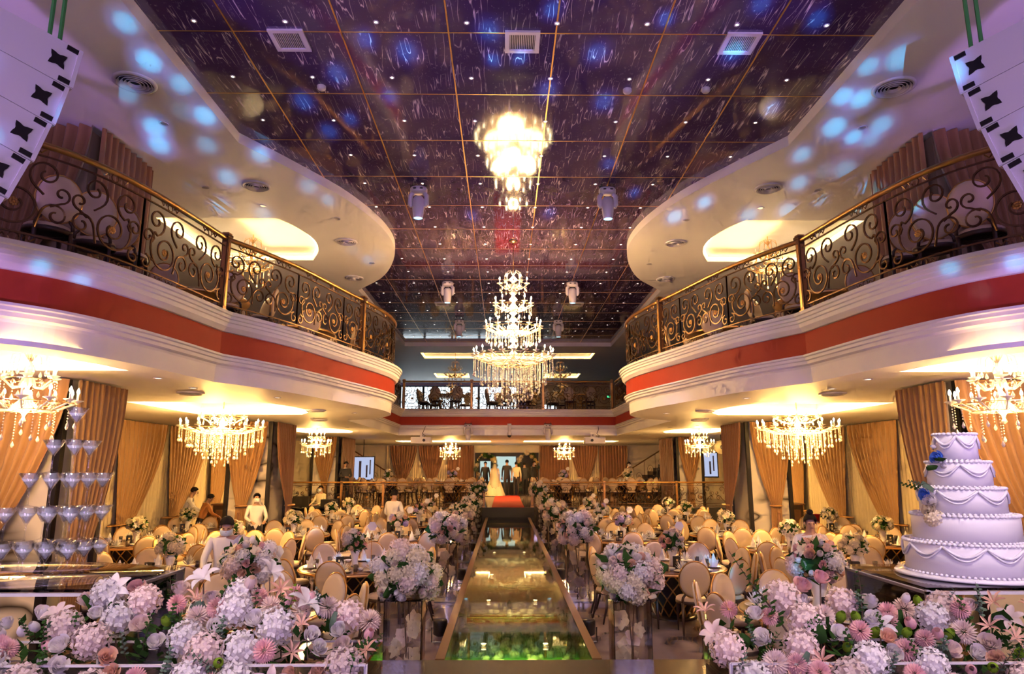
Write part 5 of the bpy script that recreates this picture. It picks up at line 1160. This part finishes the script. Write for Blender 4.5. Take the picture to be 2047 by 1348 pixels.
    def capfn(u, v, r=(0.088, 0.103, 0.098), lo=-0.35):
        a = 2 * PI * u; ph = PI / 2 - v * (PI / 2 + 0.55); front = max(0, math.sin(a))
        ph = max(ph, -0.6 + 1.25 * front ** 0.7 if hair != 'long' else -0.6 + 1.15 * front ** 0.7)
        q = W2(r[0] * math.cos(ph) * math.cos(a), r[1] * math.cos(ph) * math.sin(a) - 0.006, r[2] * math.sin(ph) + 0.012); return tuple(q)
    hm.grid(capfn, 20, 8)
    if hair == 'bun': hm.ball(W2(0, -0.03, 0.125), (0.045, 0.045, 0.04), 10, 6)
    if hair == 'long': hm.tube([W2(0, -0.07, 0.06), W2(0, -0.095, -0.06), W2(0.01, -0.11, -0.2), W2(0.0, -0.10, -0.36)], [0.07, 0.085, 0.08, 0.03], 10)
    hm.build('hair', M['hair'], t, True)
    nose = MB().tube([W2(0, 0.082, 0.012), W2(0, 0.105, -0.028), W2(0, 0.088, -0.036)], [0.008, 0.013, 0.009], 6); nose.build('nose', M['skin'], t, True)
    for s in (-1, 1):
        MB().ball(W2(s * 0.031, 0.086, 0.008), (0.011, 0.006, 0.006), 8, 5).build('eye', M['hair'], t, True)
        MB().ball(W2(s * 0.078, 0.0, -0.015), (0.010, 0.018, 0.028), 8, 5).build('ear', M['skin'], t, True)
    if mask:
        mk = MB(); mk.grid(lambda u, v: tuple(W2(0.080 * math.sin((u - 0.5) * 2.7), 0.028 + 0.080 * math.cos((u - 0.5) * 2.7) + 0.012 * math.sin(PI * v), -0.010 - 0.088 * v)), 10, 5)
        mk.build('face_mask', mask, t, True)
    else: MB().ball(W2(0, 0.083, -0.062), (0.022, 0.008, 0.006), 8, 4).build('mouth', mouth_m, t, True)
    if collar:
        MB().tube([J['neckb'] + V((0.07 * math.cos(a), 0.062 * math.sin(a), 0.02)) for a in [2 * PI * i / 12 for i in range(12)]], 0.014, 5, closed=True).build('collar', M[collar], t, True)
    if gown:
        g = MB(); g.grid(lambda u, v: ((0.15 + 0.40 * v ** 0.8 + 0.02 * math.sin(14 * 2 * PI * u) * v) * math.cos(2 * PI * u), (0.13 + 0.46 * v ** 0.8 + 0.02 * math.sin(14 * 2 * PI * u) * v) * math.sin(2 * PI * u) - 0.16 * v * v, 1.02 - 1.01 * v), 56, 10); g.build('gown_skirt', M['gown'], t, True)
        vl = MB(); vl.grid(lambda u, v: ((0.09 + 0.30 * v) * math.cos(PI + PI * u), -0.06 + (-0.09 - 0.42 * v) * math.sin(PI * u), 1.66 - 1.5 * v), 16, 8); vl.build('veil', clear_veil, t, True)
    return t
mouth_m = mat('lips', (0.38, 0.14, 0.11), 0.5)
def veil_mat():
    m = mat('bridal_veil', (0.85, 0.76, 0.6), 0.8, alpha=0.35); return m
clear_veil = veil_mat()
wmask = mat('white_mask', (0.80, 0.78, 0.74), 0.7)
UP, DN, LT, RT_ = PI / 2, -PI / 2, PI, 0.0
person('staff woman in white shirt and blue mask leaning behind the pink bouquet', (-3.75, 9.28, 0), DN + 0.3, H=1.70, bend=0.22, mask=M['mask'], hair='short', headtilt=0.35, collar='shirt')
person('staff woman with hair bun bending behind the pink bouquet among the tables', (3.98, 9.5, 0), DN - 0.25, H=1.68, bend=0.16, hair='bun', headtilt=0.12)
person('masked waitress in white shirt standing beside the middle pillar', (-5.98, 16.62, 0), DN + 0.5, H=1.66, arms='work', mask=wmask, hair='short')
person('waiter in white shirt seen from behind between the runway-side tables', (-2.86, 17.35, 0), UP - 0.35, H=1.72, arms='fold')
person('staff man in white shirt bending by the wall curtains', (-8.85, 19.2, 0), RT_ + 0.35, H=1.76, bend=0.30)
person('staff member in orange sleeves bending over the dark lectern cabinet', (-8.2, 18.75, 0), UP - 0.9, H=1.60, bend=0.35, top='orange')
person('masked technician seated at the black equipment desk', (-6.62, 24.86, -0.05), DN - 0.4, top='yshirt', H=1.66, arms='work', mask=M['mask'], sit=True)
person('man in black suit standing at the left end of the dais rail', (-6.0, 25.75, 0.85), DN + 0.5, top='suit', legs='suit', H=1.62, arms='fold', headtilt=0.4, collar='shirt')
person('bride in a full ivory gown and veil at the end of the red carpet', (-0.60, 34.5, 0.86), UP, top='gown', legs='gown', H=1.58, gown=True, hair='long', sleeves=False)
person('groom in black suit standing beside the bride, seen from behind', (0.0, 34.55, 0.86), UP, top='suit', legs='suit', H=1.74)
person('man in cream shirt and dark trousers standing on the carpet beside the groom', (0.46, 34.2, 0.86), UP, top='yshirt', H=1.64)
person('guest in black suit standing between the doorway arches', (0.90, 35.3, 0.85), UP + 0.3, top='suit', legs='suit', H=1.62)
person('masked man in black suit at the right edge of the doorway', (1.36, 35.4, 0.85), RT_ - 0.6, top='suit', legs='suit', H=1.70, mask=wmask, collar='shirt')
person('man in black suit at the left edge of the doorway', (-1.10, 35.5, 0.85), DN + 0.3, top='suit', legs='suit', H=1.66, collar='shirt')
person('masked waiter in cream shirt standing on the dais by the right stair', (5.35, 30.6, 0.85), DN + 0.4, top='yshirt', H=1.62, mask=wmask)
person('figure in dark clothes standing by the foot of the right stair', (6.75, 30.2, 0.85), DN, top='suit', legs='suit', H=1.66)

# ------------------------------------------------------------------ desk, lecterns, stairs, screens, doorway, windows
t = thing('equipment_desk', 'black sound desk with monitors in front of the dais, left side', 'desk', (-6.9, 24.45, 0))
MB().box((0, -0.26, 0.40), (2.1, 0.03, 0.80)).build('front_panel', M['black'], t)
for x in (-1.02, 1.02): MB().box((x, 0.05, 0.40), (0.04, 0.5, 0.80)).build('side_panel', M['black'], t); MB().box((0, 0, 0.82), (2.2, 0.65, 0.04)).build('desk_top', M['dark'], t)
for x, w, h, lab in ((-0.30, 0.56, 0.36, 'black monitor seen from behind on the sound desk'), (0.72, 0.60, 0.26, 'low black mixer case on the sound desk')):
    q = thing('monitor' if h > 0.3 else 'mixer_case', lab, 'monitor' if h > 0.3 else 'mixer', (-6.9 + x, 24.45, 0.84))
    MB().box((0, 0, 0.06 + h / 2), (w, 0.04 if h > 0.3 else 0.3, h)).build('case', M['black'], q); MB().box((0, 0.02, 0.04), (0.06 if h > 0.3 else w * 0.9, 0.05, 0.08)).box((0, 0.02, 0.01), (0.24, 0.16, 0.02)).build('foot', M['dark'], q)
    if h > 0.3: MB().box((0, -0.022, 0.06 + h / 2), (0.10, 0.01, 0.16)).build('mount', M['dark'], q)
q = thing('equipment_rack', 'open black rack of audio gear at the end of the sound desk', 'rack', (-7.76, 24.45, 0.84))
for x in (-0.22, 0.22): MB().box((x, 0, 0.18), (0.03, 0.3, 0.36)).build('side', M['black'], q)
for z in (0.05, 0.15, 0.25, 0.35): MB().box((0, 0, z), (0.42, 0.3, 0.05)).build('unit', M['dark'], q)
red_led = emitter('red_indicator', (1.0, 0.05, 0.03), 4.0, False); MB().box((0.15, -0.155, 0.17), (0.02, 0.01, 0.012)).build('indicator', red_led, q)
for s, side, y in ((-1, 'left', 19.55), (1, 'right', 19.5)):
    t = thing('lectern_cabinet', 'dark wooden lectern cabinet by the %s wall curtains' % side, 'lectern', (s * 7.72, y, 0))
    MB().box((0, 0, 0.62), (0.76, 0.48, 1.24)).build('body', M['leg'], t); MB().box((0, -0.02, 1.26), (0.84, 0.56, 0.04)).build('top', M['wood'], t)
    MB().box((0, -0.245, 0.62), (0.60, 0.012, 1.0)).build('front_panel', M['wood'], t)
    if s > 0: MB().tube([(-0.30, -0.05, 1.28), (-0.31, -0.05, 1.40), (-0.26, -0.08, 1.48)], 0.012, 6).ball((-0.24, -0.09, 1.50), 0.03, 8, 5).build('microphone', M['black'], t, True)
for i, (x, y, lab) in enumerate(((-7.55, 20.4, 'gold spindle-back chair by the left wall'), )):
    t = thing('spindle_back_chair', lab, 'chair', (-8.3, 21.0, 0), 0.2)
    MB().box((0, 0, 0.46), (0.40, 0.40, 0.05)).build('seat', M['seat'], t)
    for sx in (-1, 1):
        for sy in (-1, 1): MB().tube([(sx * 0.17, sy * 0.17, 0.45), (sx * 0.18, sy * 0.18, 0)], 0.014, 6).build('leg', M['rail_gold'], t)
        MB().tube([(sx * 0.18, 0.18, 0.46), (sx * 0.18, 0.22, 0.95)], 0.014, 6).build('back_post', M['rail_gold'], t)
    for k in range(5): MB().tube([(-0.12 + 0.06 * k, 0.19, 0.50), (-0.12 + 0.06 * k, 0.215, 0.92)], 0.008, 5).build('spindle', M['rail_gold'], t)
    MB().tube([(-0.19, 0.22, 0.95), (0, 0.23, 0.97), (0.19, 0.22, 0.95)], 0.018, 6).build('top_rail', M['rail_gold'], t)
tag(MB().lathe([(0.0, 0.0), (0.10, 0.0), (0.14, 0.34), (0.15, 0.345), (0.13, 0.34), (0.0, 0.02)], 16).build('red_bucket', mat('red_plastic', (0.45, 0.005, 0.01), 0.4), None, True, (8.6, 19.7, 0.62)), 'dark red bucket on the side stand by the right wall sheer', 'bucket')
tag(MB().box((8.6, 19.7, 0.30), (0.36, 0.36, 0.60)).build('side_stand', M['wood']), 'small wooden side stand under the red bucket', 'stand')
# stairs at the back corners
for s, side in ((-1, 'left'), (1, 'right')):
    t = thing('staircase', 'staircase with iron rail rising at the far %s corner' % side, 'stairs', (s * 5.3, 33.6, 0.85))
    for k in range(12): MB().box((s * (0.15 + 0.27 * k), 0, 0.085 + 0.17 * k), (0.28, 1.3, 0.17)).build('step', M['floor'] if s < 0 else M['black'], t)
    MB().add([(s * 0.0, -0.66, 0), (s * 3.4, -0.66, 2.05), (s * 3.4, -0.66, 0)], [(0, 1, 2)]).add([(s * 0.0, -0.69, 0), (s * 3.4, -0.69, 2.05), (s * 3.4, -0.69, 0)], [(2, 1, 0)]).build('stringer', M['cream_wall'] if s < 0 else M['dark'], t)
    MB().tube([(s * -0.1, -0.6, 0.90), (s * 3.3, -0.6, 2.95)], 0.035, 6).build('handrail', M['bronze'], t)
    for k in range(0, 12, 2):
        m = MB().tube([(s * (0.15 + 0.27 * k), -0.6, 0.17 * k), (s * (0.15 + 0.27 * k), -0.6, 0.17 * k + 1.05)], 0.012, 4)
        m.tube([(s * (0.42 + 0.27 * k) + 0.16 * (1 - i / 16) * math.cos(i * 0.7), -0.6, 0.17 * k + 0.62 + 0.22 * (1 - i / 16) * math.sin(i * 0.7)) for i in range(16)], 0.010, 4); m.build('baluster', M['bronze'], t)
    # wall screens beside the far pillars
    q = thing('wall_screen', 'bright hanging screen beside the far %s pillar' % side, 'screen', (s * 7.9 if s > 0 else s * 6.05, 27.6 if s > 0 else 29.2, 2.35 if s > 0 else 2.2))
    MB().box((0, 0, 0), (0.98, 0.06, 1.0)).build('frame', M['black'], q); MB().box((0, -0.033, 0), (0.90, 0.006, 0.92)).build('display', M['screen'], q)
    MB().box((-0.12, -0.038, -0.05), (0.10, 0.004, 0.7)).box((0.16, -0.038, -0.12), (0.07, 0.004, 0.5)).box((0.30, -0.038, 0.05), (0.05, 0.004, 0.6)).build('picture', mat('screen_dark_shapes', (0.10, 0.09, 0.14), 0.5), q)
    MB().tube([(0, 0, 0.5), (0, 0, 3.4 - q.location.z)], 0.02, 6).build('hanger', M['dark'], q)
# round wall speakers
for x, y, z, lab in ((7.55, 24.4, 2.95, 'round pale loudspeaker hanging above the right dais rail'), (4.7, 26.6, 5.75, 'round pale loudspeaker hanging at the right end of the rear balcony'), (-4.7, 26.6, 5.7, 'round pale loudspeaker hanging at the left end of the rear balcony')):
    t = thing('round_loudspeaker', lab, 'loudspeaker', (x, y, z))
    MB().ball((0, 0, 0), (0.24, 0.16, 0.24), 16, 10).build('shell', M['yshirt'], t, True); MB().lathe([(0.0, 0.0), (0.075, 0.0), (0.085, -0.02)], 14).build('cone', M['black'], t, True, (0, -0.165, 0), (PI / 2, 0, 0))
    MB().tube([(0, 0, 0.2), (0, 0, (Z_LOW if z < 4 else Z_SOF) - z)], 0.015, 6).build('hanger', M['dark'], t)
ex = thing('exit_sign', 'small green lit exit sign on the dark wall of the rear balcony', 'sign', (5.6, 37.02, 6.0)); MB().box((0, 0, 0), (0.34, 0.05, 0.14)).build('case', M['dark'], ex); MB().box((0, -0.027, 0), (0.30, 0.004, 0.10)).build('panel', emitter('green_exit_glow', (0.1, 1.0, 0.35), 1.2, False), ex)
# doorway
dr_ = MB().box((0, 37.25, 1.95), (3.4, 0.05, 2.3)).build('door_1', M['dark']); struct(dr_, 'decorated doorway with floral arches behind the wedding couple', 'doorway')
for x0, x1, z0, z1 in ((-0.58, 0.50, 1.45, 2.80), (-1.42, -0.86, 1.5, 2.55)): MB().box(((x0 + x1) / 2, 37.2, (z0 + z1) / 2), (x1 - x0, 0.03, z1 - z0)).build('lit_pane', emitter('bright_pane', (0.72, 0.95, 0.90), 0.75, False), dr_)
for x in (-0.60, 0.52): MB().box((x, 37.15, 1.85), (0.07, 0.07, 1.95)).build('frame', M['black'], dr_)
for i, xc in enumerate((-1.08, 1.10)):
    a = thing('floral_arch', 'gilt arch with flowers and leaves at the %s of the doorway' % ('left' if xc < 0 else 'right'), 'arch', (xc, 36.4, 0.85), 0, 'floral arches')
    for r in (0.44, 0.50): MB().tube([(-r, 0, 0)] + [(r * math.cos(PI - PI * k / 14), 0, 1.55 + 0.52 * math.sin(PI * k / 14)) for k in range(15)] + [(r, 0, 0)], 0.018, 6).build('frame', M['gold'], a, True)
    rr = random.Random(70 + i)
    for k in range(26):
        th = rr.uniform(0, PI); q = (0.47 * math.cos(th), rr.uniform(-0.12, 0.05), 1.5 + 0.55 * math.sin(th) + rr.uniform(-0.1, 0.1)); bloom(a, rr.choice(('hyd2', 'rose2', 'leaf', 'leaf')), rr.choice(('p_ivory', 'p_yellow')) if k % 2 else 'green', q, (rr.uniform(-1, 1), -1, rr.uniform(-0.3, 0.6)), rr.uniform(0.09, 0.16))
    for k in range(16):
        q = (rr.choice((-0.45, 0.45)) + rr.uniform(-0.1, 0.1), -0.05, rr.uniform(0.1, 1.5)); bloom(a, rr.choice(('hyd2', 'leaf')), rr.choice(('p_ivory', 'green', 'green2')), q, (0, -1, 0.2), rr.uniform(0.09, 0.15))
# windows of the rear balcony
for i, (x0, x1, z0, z1) in enumerate(((-5.75, -4.55, 4.35, 6.55), (-4.5, -3.05, 4.35, 6.55), (-3.0, -1.55, 4.35, 6.55), (-1.5, 0.55, 4.35, 6.55))):
    w = MB().box(((x0 + x1) / 2, 37.05, (z0 + z1) / 2), (x1 - x0, 0.02, z1 - z0)).build('window_%d' % (i + 1), M['window']); struct(w, 'bright frosted window with iron scrolls at the back of the rear balcony, %s of four' % ('first', 'second', 'third', 'last')[i], 'window')
    for x in (x0, x1): MB().box((x, 37.0, (z0 + z1) / 2), (0.07, 0.07, z1 - z0)).build('frame', M['black'], w)
    for z in (z0, z1, z0 + 0.45): MB().box(((x0 + x1) / 2, 37.0, z), (x1 - x0, 0.06, 0.06)).build('frame', M['black'], w)
    L, c = motif(x1 - x0, z1 - z0 - 0.5, i, 0.8); m = MB()
    for q in L: m.tube([(x0 + u, 36.98, z0 + 0.48 + v) for u, v in q], 0.018, 4, cap=False)
    m.build('scroll_grille', M['black'], w)
w = MB().box((2.35, 37.03, 5.1), (0.72, 0.02, 1.0)).build('window_5', M['window']); struct(w, 'small bright window low on the dark wall of the rear balcony', 'window')
for x in (1.99, 2.35, 2.71): MB().box((x, 37.0, 5.1), (0.04, 0.06, 1.0)).build('frame', M['black'], w)
for z in (4.62, 5.1, 5.58): MB().box((2.35, 37.0, z), (0.72, 0.06, 0.04)).build('frame', M['black'], w)

# ------------------------------------------------------------------ furniture on the balconies
bn = [0]
def upper_table(x, y, desc, seats, near=False):
    t = thing('round_dining_table', 'bare round table ' + desc, 'table', (x, y, Z_BALC), 0, 'tables on the upper floor'); O('tabletop', top, t); O('edge_band', edge, t); O('lattice_base', lattice, t); O('foot', foot, t)
    for a in seats:
        h = HOURS[int(round(((PI / 2 - math.radians(a)) % (2 * PI)) / (2 * PI) * 12)) % 12]; r = math.radians(a)
        chair(x + 1.02 * math.cos(r), y + 1.02 * math.sin(r), Z_BALC, r + PI, 'oval-back chair at %s o\'clock of the table %s' % (h, desc), 'chairs on the upper floor', near)
for x, desc in ((-2.35, 'at the left of the rear balcony'), (0.35, 'in the middle of the rear balcony'), (2.75, 'at the right of the rear balcony')):
    upper_table(x, 27.2, desc, (54, 126, 162, 198, 250, 290))
for s, side in ((-1, 'left'), (1, 'right')):
    for j, (x, y, f) in enumerate(((4.98, 6.95, 0.3), (4.78, 7.42, -0.1), (4.66, 7.9, -0.5))):
        chair(s * x, y, Z_BALC, (PI / 2 + 0.6 + f) if s < 0 else (PI / 2 - 0.6 - f), 'oval-back chair by the near rail of the %s balcony, %s from the stage' % (side, ('first', 'second', 'third')[j]), 'chairs on the upper floor')
    upper_table(s * 6.9, 7.0, 'deep on the %s balcony nearest the stage' % side, (90, 150, 210, 270) if s < 0 else (90, 30, 330, 270))
    upper_table(s * 5.3, 11.2, 'on the %s balcony behind the middle rail' % side, (10, 46, 82, 140, 200, 236, 272, 318) if s < 0 else (170, 134, 98, 40, 340, 304, 268, 222), True)
    upper_table(s * 4.55, 14.1, 'on the %s balcony near its tip' % side, (20, 70, 120, 190, 300) if s < 0 else (160, 110, 60, 350, 240), True)

for s, side in ((-1, 'left'), (1, 'right')):
    for j, y in enumerate((9.6, 14.1, 18.7)):
        t = thing('floor_par_light', 'black floor par light beside the %s edge of the runway, %s from the stage' % (side, ('first', 'second', 'third')[j]), 'stage light', (s * 0.98, y, 0), 0, 'floor par lights')
        MB().lathe([(0.0, 0.30), (0.085, 0.30), (0.095, 0.28), (0.095, 0.12), (0.05, 0.09), (0.0, 0.09)], 14).build('can', M['black'], t, True)
        MB().tube([(-0.11, 0, 0.20), (-0.11, 0, 0.02), (0.11, 0, 0.02), (0.11, 0, 0.20)], 0.010, 5).build('bracket', M['black'], t)

# ------------------------------------------------------------------ blue beams thrown by the stage fixtures
SOFT = [(-4.02, 6.3), (-4.12, 6.97), (-4.74, 7.66), (-3.98, 7.44), (-4.83, 8.51), (-5.01, 9.01), (-4.34, 9.01), (-4.02, 8.19), (-3.71, 9.33), (-4.49, 10.11), (-3.32, 10.45), (-3.15, 11.02), (-4.25, 8.07), (-5.19, 10.45), (-5.09, 11.31), (-5.41, 9.3), (-4.48, 11.7), (-3.32, 13.76), (-3.15, 14.46), (-2.85, 14.17),
        (3.98, 6.99), (4.25, 6.82), (4.0, 7.63), (4.26, 7.68), (4.27, 8.4), (4.66, 8.67), (4.93, 8.75), (4.86, 8.33), (4.18, 9.22), (4.57, 10.22), (4.76, 9.77), (5.04, 9.69), (3.29, 11.06), (4.27, 11.67), (4.86, 11.41), (5.22, 10.92), (5.76, 10.35), (2.95, 11.75)]
DARK = [(-0.31, 6.61), (0.34, 6.25), (-1.67, 6.77), (-1.25, 6.99), (-0.28, 7.14), (0.03, 7.1), (0.9, 6.99), (1.54, 6.39), (-1.6, 7.94), (0.39, 7.78), (1.13, 8.03), (-2.23, 8.54), (1.47, 9.88), (2.08, 11.02), (0.68, 12.0), (-0.75, 12.12), (-2.14, 7.44), (-2.72, 8.07), (-2.6, 8.88), (3.13, 6.37), (2.45, 6.13), (3.34, 8.16), (2.44, 6.95)]
FAS = [(-4.49, 6.2, 4.12), (-4.34, 6.6, 4.1), (4.25, 6.4, 4.19), (4.38, 6.15, 3.88), (4.59, 6.0, 4.13), (-4.05, 4.7, 5.3), (-3.98, 4.8, 4.75), (4.1, 4.6, 5.2), (3.95, 4.8, 4.9), (4.0, 4.6, 4.5)]
TBL = [(2.03, 9.2, 0.72), (3.03, 10.2, 0.8), (2.89, 8.9, 0.8), (3.48, 9.34, 0.8), (-2.83, 11.48, 0.8), (-2.35, 11.59, 0.8), (-1.95, 12.43, 0.9), (-3.26, 16.8, 0.9), (-4.51, 16.65, 0.8), (3.16, 11.65, 0.8), (1.83, 16.06, 1.0), (-1.6, 14.9, 0.8)]
BLUE = (0.16, 0.26, 1.0); CYAN = (0.03, 0.55, 0.9); rr = random.Random(12)
def beam(p, pw, r):
    src = Vector((1.1 if p[0] > 0 else -1.1, -0.8, 3.4 if p[2] < 3 else 1.2)); d = (Vector(p) - src).length
    lamp('SPOT', src, pw * 0.38 * d * d * 12.6, BLUE, 0.012, p, 'beam_fixture', 2 * math.atan(1.45 * r / d), 1.0)
    lamp('SPOT', src, pw * 0.9 * d * d * 12.6, CYAN, 0.012, p, 'beam_fixture', 2 * math.atan(0.85 * r / d), 1.0)
for i, (x, y) in enumerate(SOFT): beam((x, y, Z_SOF), rr.choice((3.0, 4.6, 7.0)) if i not in (12, 13, 15, 17, 19, 30) else 1.0, rr.uniform(0.15, 0.22))
for x, y in DARK: beam((x, y, Z_CEIL), 12.0, rr.uniform(0.11, 0.18))
for p in FAS: beam(p, 3.0, 0.12)
for p in TBL: beam(p, 2.4, rr.uniform(0.14, 0.22))
